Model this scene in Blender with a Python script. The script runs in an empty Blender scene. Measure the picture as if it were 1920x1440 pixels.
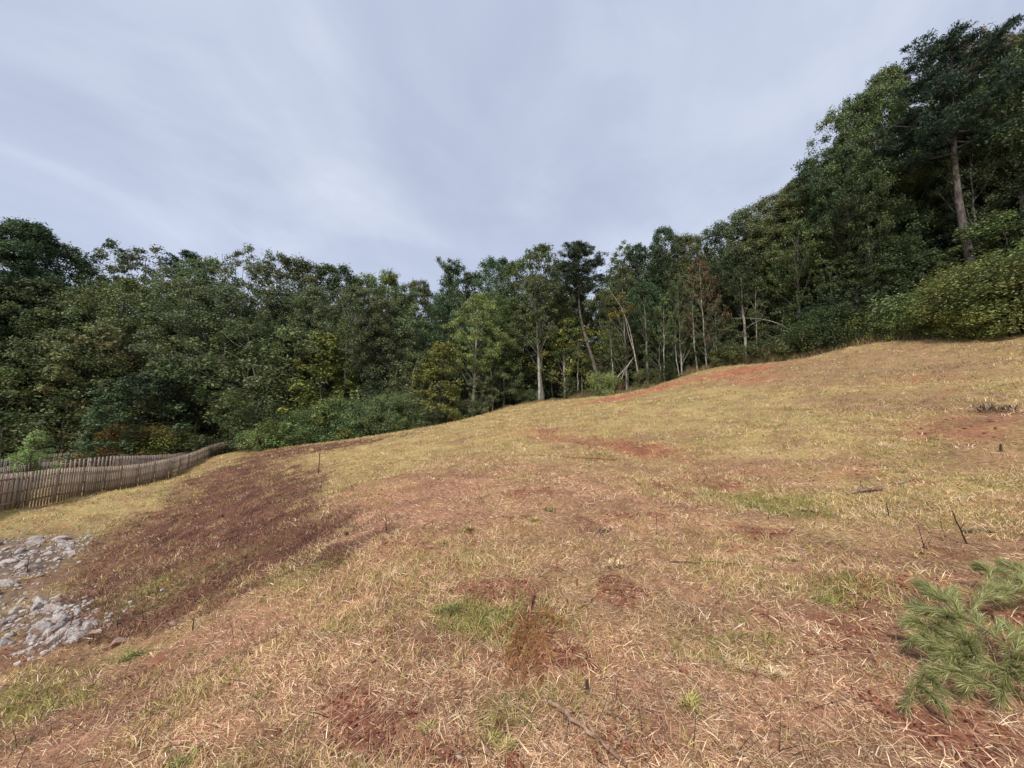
import bpy, math, random
import numpy as np
from mathutils import Vector

S = bpy.context.scene
COL = S.collection
PI = math.pi
F = 720.0                                    # focal length in pixels of the 1920 px wide photograph
PITCH = math.radians(7.0)

# ------------------------------------------------------------------ camera
cam_d = bpy.data.cameras.new('camera')
cam_d.sensor_width = 36.0
cam_d.lens = F / 1920 * 36.0
cam_d.clip_start = 0.05
cam_d.clip_end = 3000
cam = bpy.data.objects.new('camera', cam_d)
cam.location = (0, 0, 0)
cam.rotation_euler = (PI / 2 + PITCH, 0, 0)
COL.objects.link(cam)
S.camera = cam

# ------------------------------------------------------------------ light and sky
SUN_EL, SUN_AZ = math.radians(46), math.radians(200)      # azimuth from +Y, clockwise
S.view_settings.view_transform = 'Standard'
S.view_settings.look = 'None'
S.view_settings.exposure = 0.65
S.view_settings.gamma = 1.0
S.cycles.max_bounces = 5
S.cycles.diffuse_bounces = 3
S.cycles.glossy_bounces = 1
S.cycles.transmission_bounces = 3
S.cycles.transparent_max_bounces = 4
S.cycles.use_denoising = True
S.cycles.use_fast_gi = False

W = bpy.data.worlds.new("World")
S.world = W
W.use_nodes = True
nt = W.node_tree
for n in list(nt.nodes):
    nt.nodes.remove(n)


def N(t, typ, **kw):
    n = t.nodes.new(typ)
    for k, v in kw.items():
        if k.startswith('i_'):
            n.inputs[k[2:].replace('_', ' ')].default_value = v
        else:
            setattr(n, k, v)
    return n


def L(t, a, b):
    t.links.new(a, b)


def math_node(t, op, a, b=None, clamp=False):
    n = t.nodes.new('ShaderNodeMath')
    n.operation = op
    n.use_clamp = clamp
    for i, v in enumerate((a, b)):
        if v is None:
            continue
        if isinstance(v, (int, float)):
            n.inputs[i].default_value = v
        else:
            L(t, v, n.inputs[i])
    return n.outputs[0]


def mixc(t, fac, a, b, blend='MIX'):
    n = t.nodes.new('ShaderNodeMix')
    n.data_type = 'RGBA'
    n.blend_type = blend
    for s, v in ((n.inputs[0], fac), (n.inputs[6], a), (n.inputs[7], b)):
        if isinstance(v, (int, float)):
            s.default_value = v
        elif isinstance(v, tuple):
            s.default_value = (*v, 1)
        else:
            L(t, v, s)
    return n.outputs[2]


def ramp(t, src, pts):
    n = t.nodes.new('ShaderNodeValToRGB')
    e = n.color_ramp.elements
    while len(e) < len(pts):
        e.new(0.5)
    for i, (p, c) in enumerate(pts):
        e[i].position = p
        e[i].color = (*c, 1) if isinstance(c, tuple) else (c, c, c, 1)
    L(t, src, n.inputs[0])
    return n.outputs[0]


sky = N(nt, 'ShaderNodeTexSky', sky_type='NISHITA', sun_disc=False,
        sun_elevation=SUN_EL, sun_rotation=SUN_AZ, air_density=1.2, dust_density=2.0)
tc = nt.nodes.new('ShaderNodeTexCoord')
sep = nt.nodes.new('ShaderNodeSeparateXYZ')
L(nt, tc.outputs['Generated'], sep.inputs[0])
den = math_node(nt, 'ADD', math_node(nt, 'MAXIMUM', sep.outputs[2], 0.0), 0.22)
cx = math_node(nt, 'DIVIDE', sep.outputs[0], den)
cy = math_node(nt, 'DIVIDE', sep.outputs[1], den)
comb = nt.nodes.new('ShaderNodeCombineXYZ')
L(nt, cx, comb.inputs[0]); L(nt, cy, comb.inputs[1])
mp = N(nt, 'ShaderNodeMapping')
mp.inputs['Location'].default_value = (2.1, 0.35, 0.0)
mp.inputs['Scale'].default_value = (1.0, 0.62, 1.0)
mr = N(nt, 'ShaderNodeMapping')
mr.inputs['Rotation'].default_value = (0, 0, math.radians(40))
L(nt, comb.outputs[0], mr.inputs[0])
L(nt, mr.outputs[0], mp.inputs[0])
n1 = N(nt, 'ShaderNodeTexNoise', i_Scale=1.15, i_Detail=5.0, i_Roughness=0.55, i_Distortion=0.7)
L(nt, mp.outputs[0], n1.inputs['Vector'])
n2 = N(nt, 'ShaderNodeTexNoise', i_Scale=3.2, i_Detail=7.0, i_Roughness=0.6, i_Distortion=0.6)
L(nt, mp.outputs[0], n2.inputs['Vector'])
cl = math_node(nt, 'ADD', math_node(nt, 'MULTIPLY', n1.outputs[0], 0.76), math_node(nt, 'MULTIPLY', n2.outputs[0], 0.24))
cloud = ramp(nt, cl, [(0.34, (3.1, 3.5, 4.55)), (0.46, (3.5, 3.9, 4.95)), (0.54, (4.0, 4.4, 5.35)), (0.66, (4.8, 5.15, 5.95))])
# the overcast is brighter low down
low = ramp(nt, sep.outputs[2], [(0.0, 1.26), (0.5, 1.0), (1.0, 1.0)])
cloud = mixc(nt, 1.0, cloud, low, 'MULTIPLY')
tot = mixc(nt, 0.93, sky.outputs[0], cloud)
bg = N(nt, 'ShaderNodeBackground', i_Strength=0.1)
L(nt, tot, bg.inputs[0])
wo = nt.nodes.new('ShaderNodeOutputWorld')
L(nt, bg.outputs[0], wo.inputs[0])

sun_d = bpy.data.lights.new('sun', 'SUN')
sun_d.energy = 3.0
sun_d.angle = math.radians(12)
sun_d.color = (1.0, 0.93, 0.82)
sun = bpy.data.objects.new('sun', sun_d)
sd = Vector((math.sin(SUN_AZ) * math.cos(SUN_EL), math.cos(SUN_AZ) * math.cos(SUN_EL), math.sin(SUN_EL)))
sun.rotation_euler = sd.to_track_quat('Z', 'Y').to_euler()
COL.objects.link(sun)

# ------------------------------------------------------------------ helpers
cp, sp_ = math.cos(PITCH), math.sin(PITCH)


def ray(px, py):
    u, v = (px - 960) / F, (720 - py) / F
    return np.array([u, cp - v * sp_, sp_ + v * cp])


def at(px, py, Y):
    d = ray(px, py)
    return d * (Y / d[1])


def hash2(ix, iy, seed):
    h = (ix.astype(np.int64) * 374761393 + iy.astype(np.int64) * 668265263 + seed * 1442695041) & 0x7fffffff
    h = ((h ^ (h >> 13)) * 1274126177) & 0x7fffffff
    h = h ^ (h >> 16)
    return (h & 0xffff) / 65535.0


def vnoise(x, y, seed=0):
    ix, iy = np.floor(x), np.floor(y)
    fx, fy = x - ix, y - iy
    fx = fx * fx * (3 - 2 * fx); fy = fy * fy * (3 - 2 * fy)
    ix = ix.astype(np.int64); iy = iy.astype(np.int64)
    a = hash2(ix, iy, seed); b = hash2(ix + 1, iy, seed)
    c = hash2(ix, iy + 1, seed); d = hash2(ix + 1, iy + 1, seed)
    return (a * (1 - fx) + b * fx) * (1 - fy) + (c * (1 - fx) + d * fx) * fy


def fbm(x, y, scale, seed=0, octs=4):
    s, amp, tot_ = 0, 1.0, 0
    for o in range(octs):
        s = s + amp * vnoise(x / scale * 2 ** o + 17.3 * o, y / scale * 2 ** o - 9.1 * o, seed + o)
        tot_ += amp
        amp *= 0.5
    return s / tot_                          # 0..1


# ------------------------------------------------------------------ terrain
CP = [  # photograph pixel and depth of ground points
    (960, 1440, 2.05), (960, 1200, 3.04), (960, 1000, 5.4), (960, 900, 9.0), (960, 850, 13.8), (960, 800, 25), (960, 775, 42), (960, 762, 58),
    (1330, 1440, 2.1), (1330, 1100, 4.0), (1330, 1000, 5.5), (1330, 900, 9.3), (1330, 850, 12.5), (1330, 800, 17), (1330, 740, 27), (1330, 692, 46),
    (1640, 1440, 2.0), (1640, 1100, 3.9), (1640, 900, 8), (1640, 800, 12), (1640, 735, 18), (1640, 638, 35),
    (1920, 1440, 2.0), (1920, 1100, 3.6), (1920, 900, 7), (1920, 735, 14), (1920, 626, 26), (1800, 632, 29),
    (700, 1440, 2.05), (700, 1100, 4.3), (700, 950, 8.6), (700, 890, 14), (700, 850, 25), (700, 822, 48),
    (597, 1200, 3.4), (597, 1050, 5.6), (597, 950, 9.5), (597, 892, 17), (597, 832, 48),
    (480, 1440, 2.25), (480, 1200, 4.2), (480, 1100, 6.0), (480, 1000, 9.3), (480, 920, 15), (480, 870, 27), (480, 844, 46),
    (300, 1440, 2.5), (300, 1300, 3.7), (300, 1200, 5.5), (300, 1100, 8.2), (300, 1000, 13.5), (300, 940, 21), (300, 903, 34),
    (100, 1440, 2.8), (100, 1300, 4.6), (100, 1200, 6.9), (100, 1100, 10), (100, 1000, 16), (100, 943, 21.5),
    (0, 1440, 3.0), (0, 1300, 4.9), (0, 1200, 7.2), (0, 1100, 10.3), (0, 1010, 15), (0, 960, 18.5),
    (220, 921, 28), (420, 853, 50), (1200, 732, 50), (1500, 672, 39), (830, 800, 52), (1100, 755, 42), (1100, 745, 54),
]
pts = [tuple(at(*c)) for c in CP]
pts += [(0, 1, -1.62), (0, 0, -1.62), (0, -4, -1.75), (3, 0, -1.5), (-3, 0, -2.1), (-6, 1, -2.9),
        (-33, 25, -4.7), (-40, 40, -5.2), (-60, 50, -4.5), (-55, 72, 0), (-35, 72, 0.5), (-32, 58, -3.2), (-14, 60, -1.2), (0, 68, 4.0),
        (-20, 58, -2.2), (-42, 56, -5.0), (-38, 50, -3.6), (12, 64, 5.5), (28, 55, 8.2), (0, 90, 13), (-60, 100, 10), (-110, 90, 12), (-90, 50, 2),
        (-80, 20, -3), (36, 44, 9.2), (45, 34, 11.0), (38, 20, 7.2), (48, 50, 13), (60, 40, 18), (60, 20, 15), (45, 8, 9), (20, 0, 2.0), (40, -10, 8),
        (10, -12, 0), (0, -15, -1.5), (-12, -12, -3.8), (-25, 0, -5), (-45, 10, -5.5), (55, 100, 28), (0, 130, 24), (30, 80, 19), (-30, 95, 11), (100, 60, 30), (100, 0, 22),
        (-50, -50, -6), (50, -50, 4), (-100, -30, -3), (-50, 140, 18), (110, 130, 34), (-130, 140, 20)]
PT = np.array(pts)
LS = 20.0


def _U(r2):
    return np.where(r2 < 1e-12, 0.0, r2 * np.log(np.maximum(r2, 1e-12)) * 0.5)


def _fit():
    P = PT[:, :2] / LS
    n = len(P)
    K = _U(((P[:, None] - P[None]) ** 2).sum(-1)) + np.eye(n) * 0.0008
    A = np.zeros((n + 3, n + 3))
    A[:n, :n] = K
    A[:n, n] = 1; A[:n, n + 1:] = P
    A[n, :n] = 1; A[n + 1:, :n] = P.T
    b = np.zeros(n + 3); b[:n] = PT[:, 2]
    return np.linalg.solve(A, b)


WT = _fit()


def relief(x, y):
    d = np.hypot(x, y)
    a = np.clip(d / 12, 0.25, 1.0)
    z = (fbm(x, y, 3.5, 5, 3) - 0.5) * 0.22 * a
    z += (fbm(x, y, 0.8, 9, 3) - 0.5) * (0.06 + 0.09 * np.clip((d - 5) / 15, 0, 1))
    z += (fbm(x, y, 0.14, 13, 2) - 0.5) * 0.04
    z += (fbm(x + 0.6 * y, 0.35 * y, 0.55, 191, 3) - 0.5) * 0.20 * np.clip((-x - 1.5) / 3, 0, 1) * np.clip((16 - y) / 6, 0, 1)
    return z


def hz(x, y):
    x = np.atleast_1d(np.asarray(x, float)); y = np.atleast_1d(np.asarray(y, float))
    r = np.hypot(x, y)
    k = np.minimum(1.0, 135 / np.maximum(r, 1e-6))
    xx, yy = x * k, y * k
    out = np.empty_like(xx)
    P = PT[:, :2] / LS
    n = len(P)
    for i in range(0, len(xx), 40000):
        q = np.stack([xx[i:i + 40000], yy[i:i + 40000]], 1) / LS
        out[i:i + 40000] = _U(((q[:, None] - P[None]) ** 2).sum(-1)) @ WT[:n] + WT[n] + q @ WT[n + 1:]
    return out + relief(x, y)


def h1(x, y):
    return float(hz(x, y)[0])


_steps = np.exp(np.linspace(math.log(1.2), math.log(120), 700))


def gp(px, py):
    """ground point seen at a pixel of the photograph"""
    d = ray(px, py)
    p = d[None] * (_steps / d[1])[:, None]
    dz = p[:, 2] - hz(p[:, 0], p[:, 1])
    i = np.argmax(dz < 0)
    if dz[i] >= 0:
        i = int(np.argmin(dz))
    return p[i, 0], p[i, 1]


# regions of ground cover, their outlines taken where they lie on the ground
REG = {
    'brown': [[(470, 868), (520, 862), (600, 885), (606, 925), (640, 960), (690, 1015), (640, 1060), (540, 1085), (430, 1120), (300, 1170), (200, 1205), (60, 1200), (110, 1100), (180, 1020), (250, 985), (310, 930), (400, 880)],
              [(445, 852), (560, 836), (700, 824), (760, 812), (740, 822), (620, 846), (480, 866)]],
    'faint': [
              [(1740, 748), (1920, 735), (1920, 800), (1840, 790), (1780, 785)],
              [(1090, 980), (1160, 980), (1150, 1002), (1100, 1004)],
              [(1400, 1015), (1700, 1030), (1920, 1060), (1920, 1080), (1600, 1065), (1400, 1040)],
              [(850, 880), (900, 875), (920, 900), (860, 905)],
              [(0, 1240), (200, 1245), (400, 1270), (250, 1360), (0, 1400)],
              [(1000, 1010), (1130, 1000), (1250, 1010), (1100, 1030)]],
    'red': [[(1085, 757), (1170, 740), (1290, 707), (1300, 712), (1230, 733), (1130, 757)],
            [(945, 806), (1000, 800), (1075, 822), (1100, 836), (1010, 826)],
            [(1085, 820), (1180, 828), (1300, 842), (1320, 860), (1200, 862), (1120, 845)],
            [(1240, 893), (1330, 898), (1450, 922), (1430, 932), (1300, 912)],
            [(1320, 702), (1440, 683), (1450, 689), (1340, 716)],
            [(1370, 716), (1450, 702), (1470, 708), (1390, 722)],
            [(1670, 712), (1780, 704), (1790, 714), (1690, 720)],
            [(1540, 880), (1690, 885), (1710, 900), (1580, 898)],
            [(1710, 800), (1830, 785), (1920, 760), (1920, 790), (1840, 830), (1760, 830)],
            [(640, 1350), (700, 1320), (770, 1370), (780, 1440), (600, 1440), (620, 1400)],
            [(320, 1415), (480, 1405), (560, 1440), (300, 1440)],
            [(780, 1400), (900, 1390), (960, 1440), (780, 1440)],
            [(940, 1160), (1010, 1130), (1060, 1150), (1060, 1240), (1000, 1200), (940, 1250)],
            [(740, 1220), (830, 1215), (850, 1235), (760, 1245)],
            [(1570, 1070), (1640, 1075), (1640, 1095), (1590, 1095)],
            [(1120, 1360), (1220, 1380), (1240, 1440), (1150, 1440)],
            [(1500, 1195), (1600, 1230), (1640, 1260), (1560, 1250)],
            [(0, 1218), (150, 1212), (165, 1228), (0, 1245)],
            [(270, 1235), (310, 1228), (325, 1238), (285, 1248)],
            [(700, 1085), (740, 1100), (730, 1120), (695, 1110)],
            [(760, 1010), (800, 1005), (800, 1025), (770, 1030)]],
    'lush': [[(185, 1115), (330, 1062), (430, 1040), (440, 1060), (330, 1120), (220, 1160)],
             [(1670, 845), (1740, 832), (1780, 860), (1720, 885), (1670, 870)],
             [(1270, 750), (1310, 748), (1310, 758), (1275, 758)],
             [(1105, 852), (1140, 850), (1145, 862), (1110, 864)],
             [(1270, 826), (1320, 822), (1320, 832), (1280, 834)],
             [(290, 915), (330, 905), (330, 920), (295, 926)],
             [(355, 918), (395, 912), (395, 922), (360, 926)],
             [(235, 1215), (275, 1210), (280, 1235), (240, 1240)],
             [(330, 1415), (375, 1410), (380, 1440), (330, 1440)],
             [(1610, 700), (1660, 697), (1650, 707), (1610, 708)],
             [(800, 1130), (880, 1120), (980, 1130), (960, 1180), (860, 1190), (800, 1170)],
             [(1240, 1180), (1330, 1150), (1440, 1180), (1420, 1260), (1300, 1240)],
             [(1440, 1090), (1600, 1090), (1640, 1130), (1500, 1150)],
             [(900, 1300), (960, 1290), (980, 1400), (900, 1400)],
             [(0, 1270), (110, 1290), (130, 1330), (0, 1350)],
             [(1300, 905), (1500, 930), (1640, 950), (1500, 975), (1320, 940)],
             [(470, 1090), (560, 1060), (640, 1060), (560, 1110), (490, 1130)]],
    'rock': [[(-120, 1012), (60, 1006), (175, 1010), (150, 1040), (80, 1085), (40, 1120), (50, 1180), (20, 1212), (-120, 1215)],
             [(60, 1120), (110, 1130), (180, 1175), (160, 1200), (60, 1205)]],
    'dull': [[(1290, 715), (1450, 680), (1650, 648), (1925, 632), (1925, 715), (1600, 722), (1440, 728)],
             [(1450, 738), (1920, 740), (1920, 770), (1700, 790), (1500, 765)]],
    'straw': [[(600, 940), (700, 900), (900, 890), (1100, 920), (1300, 960), (1500, 1000), (1400, 1060), (900, 1060), (700, 1000)],
              [(480, 1300), (620, 1200), (800, 1200), (760, 1340), (500, 1400), (300, 1420)],
              [(1250, 880), (1500, 850), (1900, 830), (1900, 860), (1500, 900)]],
}
POLY = {k: [np.array([gp(*q) for q in poly]) for poly in v] for k, v in REG.items()}


def inpoly(x, y, P):
    ins = np.zeros(len(x), bool)
    j = len(P) - 1
    for i in range(len(P)):
        xi, yi, xj, yj = P[i, 0], P[i, 1], P[j, 0], P[j, 1]
        c = ((yi > y) != (yj > y)) & (x < (xj - xi) * (y - yi) / (yj - yi + 1e-12) + xi)
        ins ^= c
        j = i
    return ins


def softmask(kind, x, y, soft=1.0, n=5):
    a = 0
    r_ = np.random.default_rng(99)
    for i in range(n):
        a = a + mask(kind, x, y, soft * (0.7 + 0.35 * i), i, r_)
    return a / n


def mask(kind, x, y, soft=1.0, k_=0, r_=None):
    d = np.hypot(x, y)
    w = 0.13 * d ** 0.8 * soft
    r_ = r_ or RNG
    wx = x + (fbm(x, y, 0.9, 31 + k_ * 7, 4) - 0.5) * w * 2.6 + r_.normal(0, 0.16, len(x)) * w
    wy = y + (fbm(x, y, 0.9, 41 + k_ * 5, 4) - 0.5) * w * 2.6 + r_.normal(0, 0.16, len(x)) * w
    m = np.zeros(len(x), bool)
    for P in POLY[kind]:
        lo, hi = P.min(0) - w.max() * 0 - 3, P.max(0) + 3
        k = (wx > lo[0]) & (wx < hi[0]) & (wy > lo[1]) & (wy < hi[1])
        if k.any():
            idx = np.nonzero(k)[0]
            m[idx] |= inpoly(wx[idx], wy[idx], P)
    return m


# the mown field ends where the woods begin
EDGE = [(-60, 900), (200, 860), (430, 848), (560, 832), (700, 820), (800, 805), (900, 778), (960, 764), (1060, 752), (1200, 722), (1330, 690), (1420, 672),
        (1500, 660), (1640, 640), (1800, 632), (1920, 626)]
_edge_xy = [(-75, 62), (-50, 60), (-40, 53), (-28, 49.5), (-17, 49), (-11, 52), (-5, 56), (0, 58.5), (7.5, 55), (16, 50.5), (24.5, 46.5), (28, 43), (30, 39.5), (33.5, 34.8),
            (35.5, 29.5), (37, 26), (40, 15), (45, 0), (60, -40), (-120, -40), (-100, 40)]
FIELD = np.array(_edge_xy, float)


def in_field(x, y):
    wx = x + (fbm(x, y, 2.0, 51, 3) - 0.5) * 1.6
    wy = y + (fbm(x, y, 2.0, 61, 3) - 0.5) * 1.6
    return inpoly(wx, wy, FIELD)


# ------------------------------------------------------------------ materials
def newmat(name):
    m = bpy.data.materials.new(name)
    m.use_nodes = True
    t = m.node_tree
    b = t.nodes['Principled BSDF']
    return m, t, b


def bump(t, b, h, strength, dist):
    n = t.nodes.new('ShaderNodeBump')
    n.inputs['Strength'].default_value = strength
    n.inputs['Distance'].default_value = dist
    L(t, h, n.inputs['Height'])
    L(t, n.outputs[0], b.inputs['Normal'])


def vcol_mat(name, rough=0.85, noise=None, objcol=False, translucent=0.0, spec=0.15):
    m, t, b = newmat(name)
    a = t.nodes.new('ShaderNodeAttribute')
    a.attribute_name = 'col'
    c = a.outputs['Color']
    if objcol:
        oi = t.nodes.new('ShaderNodeObjectInfo')
        c = mixc(t, 1.0, c, oi.outputs['Color'], 'MULTIPLY')
    if noise:
        no = N(t, 'ShaderNodeTexNoise', i_Scale=noise, i_Detail=3.0)
        tcn = t.nodes.new('ShaderNodeTexCoord')
        L(t, tcn.outputs['Object'], no.inputs['Vector'])
        c = mixc(t, 1.0, c, ramp(t, no.outputs[0], [(0.3, 0.65), (0.7, 1.3)]), 'MULTIPLY')
    L(t, c, b.inputs['Base Color'])
    b.inputs['Roughness'].default_value = rough
    b.inputs['Specular IOR Level'].default_value = spec
    if translucent:
        tr = t.nodes.new('ShaderNodeBsdfTranslucent')
        L(t, c, tr.inputs[0])
        mx = t.nodes.new('ShaderNodeMixShader')
        mx.inputs[0].default_value = translucent
        L(t, b.outputs[0], mx.inputs[1]); L(t, tr.outputs[0], mx.inputs[2])
        L(t, mx.outputs[0], t.nodes['Material Output'].inputs[0])
    return m


M_leaf = vcol_mat('foliage', 0.6, objcol=True, translucent=0.25, spec=0.3)
M_blade = vcol_mat('dry_grass', 0.8, translucent=0.15)
M_needle = vcol_mat('pine_needles', 0.5, translucent=0.15, spec=0.3)

M_ground, t, b = newmat('ground')
a = t.nodes.new('ShaderNodeAttribute'); a.attribute_name = 'col'
tco = t.nodes.new('ShaderNodeTexCoord')
na = N(t, 'ShaderNodeTexNoise', i_Scale=9.0, i_Detail=6.0, i_Roughness=0.7)
nb = N(t, 'ShaderNodeTexNoise', i_Scale=55.0, i_Detail=3.0, i_Roughness=0.7)
L(t, tco.outputs['Object'], na.inputs['Vector']); L(t, tco.outputs['Object'], nb.inputs['Vector'])
c = mixc(t, 1.0, a.outputs['Color'], ramp(t, na.outputs[0], [(0.3, 0.6), (0.7, 1.35)]), 'MULTIPLY')
c = mixc(t, 1.0, c, ramp(t, nb.outputs[0], [(0.3, 0.7), (0.7, 1.25)]), 'MULTIPLY')
L(t, c, b.inputs['Base Color'])
b.inputs['Roughness'].default_value = 0.95
b.inputs['Specular IOR Level'].default_value = 0.08
bump(t, b, math_node(t, 'ADD', na.outputs[0], math_node(t, 'MULTIPLY', nb.outputs[0], 0.4)), 0.8, 0.03)


def bark_mat(name, base, dark, spots=None):
    m, t, b = newmat(name)
    tcn = t.nodes.new('ShaderNodeTexCoord')
    mpn = t.nodes.new('ShaderNodeMapping')
    mpn.inputs['Scale'].default_value = (1, 1, 0.18)
    L(t, tcn.outputs['Object'], mpn.inputs[0])
    no = N(t, 'ShaderNodeTexNoise', i_Scale=12.0, i_Detail=5.0, i_Roughness=0.65)
    L(t, mpn.outputs[0], no.inputs['Vector'])
    c = mixc(t, ramp(t, no.outputs[0], [(0.38, 0.0), (0.6, 1.0)]), dark, base)
    n2_ = N(t, 'ShaderNodeTexNoise', i_Scale=1.3, i_Detail=3.0)
    L(t, tcn.outputs['Object'], n2_.inputs['Vector'])
    c = mixc(t, 1.0, c, ramp(t, n2_.outputs[0], [(0.35, 0.6), (0.65, 1.15)]), 'MULTIPLY')
    L(t, c, b.inputs['Base Color'])
    b.inputs['Roughness'].default_value = 0.9
    b.inputs['Specular IOR Level'].default_value = 0.1
    bump(t, b, no.outputs[0], 0.6, 0.03)
    return m


M_bark = bark_mat('grey_bark', (0.13, 0.115, 0.095), (0.045, 0.038, 0.03))
M_pale = bark_mat('pale_bark', (0.42, 0.40, 0.35), (0.17, 0.155, 0.13))
M_pinebark = bark_mat('pine_bark', (0.16, 0.138, 0.125), (0.058, 0.048, 0.043))
M_redstick = bark_mat('red_stick', (0.30, 0.13, 0.085), (0.12, 0.05, 0.035))
M_darkstick = bark_mat('dark_stick', (0.10, 0.07, 0.055), (0.035, 0.025, 0.02))
M_tanstick = bark_mat('tan_stick', (0.33, 0.22, 0.16), (0.14, 0.08, 0.055))

M_wood, t, b = newmat('weathered_fence_wood')
tcn = t.nodes.new('ShaderNodeTexCoord')
mpn = t.nodes.new('ShaderNodeMapping'); mpn.inputs['Scale'].default_value = (6, 6, 0.7)
L(t, tcn.outputs['Object'], mpn.inputs[0])
no = N(t, 'ShaderNodeTexNoise', i_Scale=3.0, i_Detail=5.0, i_Roughness=0.7)
L(t, mpn.outputs[0], no.inputs['Vector'])
oi = t.nodes.new('ShaderNodeAttribute'); oi.attribute_name = 'col'
c = mixc(t, 1.0, oi.outputs['Color'], ramp(t, no.outputs[0], [(0.3, 0.62), (0.7, 1.2)]), 'MULTIPLY')
L(t, c, b.inputs['Base Color'])
b.inputs['Roughness'].default_value = 0.9
b.inputs['Specular IOR Level'].default_value = 0.1
bump(t, b, no.outputs[0], 0.4, 0.01)


def rock_mat(name, a_, b_):
    m, t, b = newmat(name)
    tcn = t.nodes.new('ShaderNodeTexCoord')
    no = N(t, 'ShaderNodeTexNoise', i_Scale=6.0, i_Detail=6.0, i_Roughness=0.7)
    L(t, tcn.outputs['Object'], no.inputs['Vector'])
    c = mixc(t, ramp(t, no.outputs[0], [(0.35, 0.0), (0.62, 1.0)]), b_, a_)
    nm_ = N(t, 'ShaderNodeTexNoise', i_Scale=1.7, i_Detail=4.0)
    oi_ = t.nodes.new('ShaderNodeObjectInfo')
    va_ = t.nodes.new('ShaderNodeVectorMath'); va_.operation = 'ADD'
    L(t, tcn.outputs['Object'], va_.inputs[0]); L(t, oi_.outputs['Location'], va_.inputs[1])
    L(t, va_.outputs[0], nm_.inputs['Vector'])
    c = mixc(t, ramp(t, nm_.outputs[0], [(0.48, 0.0), (0.66, 0.75)]), c, (0.22, 0.12, 0.08))
    L(t, c, b.inputs['Base Color'])
    b.inputs['Roughness'].default_value = 0.9
    b.inputs['Specular IOR Level'].default_value = 0.15
    bump(t, b, no.outputs[0], 0.7, 0.03)
    return m


M_rock = rock_mat('pale_rock', (0.47, 0.45, 0.44), (0.20, 0.165, 0.145))
M_clay = rock_mat('clay', (0.36, 0.15, 0.085), (0.21, 0.08, 0.05))
M_stake, t, b = newmat('dark_painted_metal')
b.inputs['Base Color'].default_value = (0.025, 0.018, 0.015, 1)
b.inputs['Roughness'].default_value = 0.7


# ------------------------------------------------------------------ mesh building
class G:
    def __init__(s):
        s.v = []; s.f = []; s.c = []; s.n = 0

    def add(s, v, f, c=None):
        v = np.asarray(v, float).reshape(-1, 3)
        f = np.asarray(f, np.int64)
        s.v.append(v)
        s.f.append(f + s.n)
        if c is None:
            c = (1, 1, 1)
        c = np.asarray(c, float)
        if c.ndim == 1:
            c = np.tile(c, (len(v), 1))
        s.c.append(c)
        s.n += len(v)

    def mesh(s, name, mat, smooth=False, col=True):
        me = bpy.data.meshes.new(name)
        v = np.concatenate(s.v)
        me.vertices.add(len(v))
        me.vertices.foreach_set('co', v.ravel().astype(np.float32))
        loops = np.concatenate([f.ravel() for f in s.f])
        cnt = np.concatenate([np.full(len(f), f.shape[1]) for f in s.f])
        st = np.concatenate([[0], np.cumsum(cnt)[:-1]])
        me.loops.add(len(loops))
        me.loops.foreach_set('vertex_index', loops.astype(np.int32))
        me.polygons.add(len(cnt))
        me.polygons.foreach_set('loop_start', st.astype(np.int32))
        me.polygons.foreach_set('loop_total', cnt.astype(np.int32))
        if smooth:
            me.polygons.foreach_set('use_smooth', np.ones(len(cnt), bool))
        if col:
            cc = np.concatenate(s.c)
            at_ = me.attributes.new('col', 'FLOAT_COLOR', 'POINT')
            at_.data.foreach_set('color', np.concatenate([cc, np.ones((len(cc), 1))], 1).ravel().astype(np.float32))
        me.update(calc_edges=True)
        me.materials.append(mat)
        return me

    def tube(s, path, rad, sides=6, c=None, cap=True):
        P = np.asarray(path, float)
        n = len(P)
        T = np.gradient(P, axis=0)
        T /= np.linalg.norm(T, axis=1)[:, None] + 1e-9
        ref = np.array([0.31, 0.95, 0.05]) if abs(T[0, 2]) > 0.6 else np.array([0.02, 0.05, 1.0])
        A = np.cross(T, ref); A /= np.linalg.norm(A, axis=1)[:, None] + 1e-9
        B = np.cross(T, A)
        an = np.linspace(0, 2 * PI, sides, endpoint=False)
        R = np.asarray(rad, float).reshape(-1, 1, 1) * np.ones((n, 1, 1))
        V = P[:, None] + R * (np.cos(an)[None, :, None] * A[:, None] + np.sin(an)[None, :, None] * B[:, None])
        i = np.arange(n - 1)[:, None] * sides
        j = np.arange(sides)[None]
        q = np.stack([i + j, i + (j + 1) % sides, i + sides + (j + 1) % sides, i + sides + j], -1).reshape(-1, 4)
        s.add(V.reshape(-1, 3), q, c)
        if cap:
            o = s.n - n * sides
            s.f.append(np.array([[o + k for k in range(sides)][::-1], [o + (n - 1) * sides + k for k in range(sides)]]))

    def box(s, cx, cy, z0, z1, ux, uy, w, d, c, lift=0.0):
        """upright board: unit direction (ux,uy) along its width w, depth d"""
        nx, ny = -uy, ux
        V = []
        for z in (z0, z1):
            for a, b in ((-1, -1), (1, -1), (1, 1), (-1, 1)):
                V.append((cx + ux * w / 2 * a + nx * d / 2 * b, cy + uy * w / 2 * a + ny * d / 2 * b, z + (lift * a if z == z1 or True else 0)))
        s.add(V, [(0, 3, 2, 1), (4, 5, 6, 7), (0, 1, 5, 4), (1, 2, 6, 5), (2, 3, 7, 6), (3, 0, 4, 7)], c)


def obj(name, me, parent=None, label=None, cat=None, group=None, kind=None, loc=None, color=None):
    o = bpy.data.objects.new(name, me)
    COL.objects.link(o)
    if parent:
        o.parent = parent
    if loc is not None:
        o.location = loc
    if label: o['label'] = label
    if cat: o['category'] = cat
    if group: o['group'] = group
    if kind: o['kind'] = kind
    if color: o.color = (*color, 1)
    return o


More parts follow.
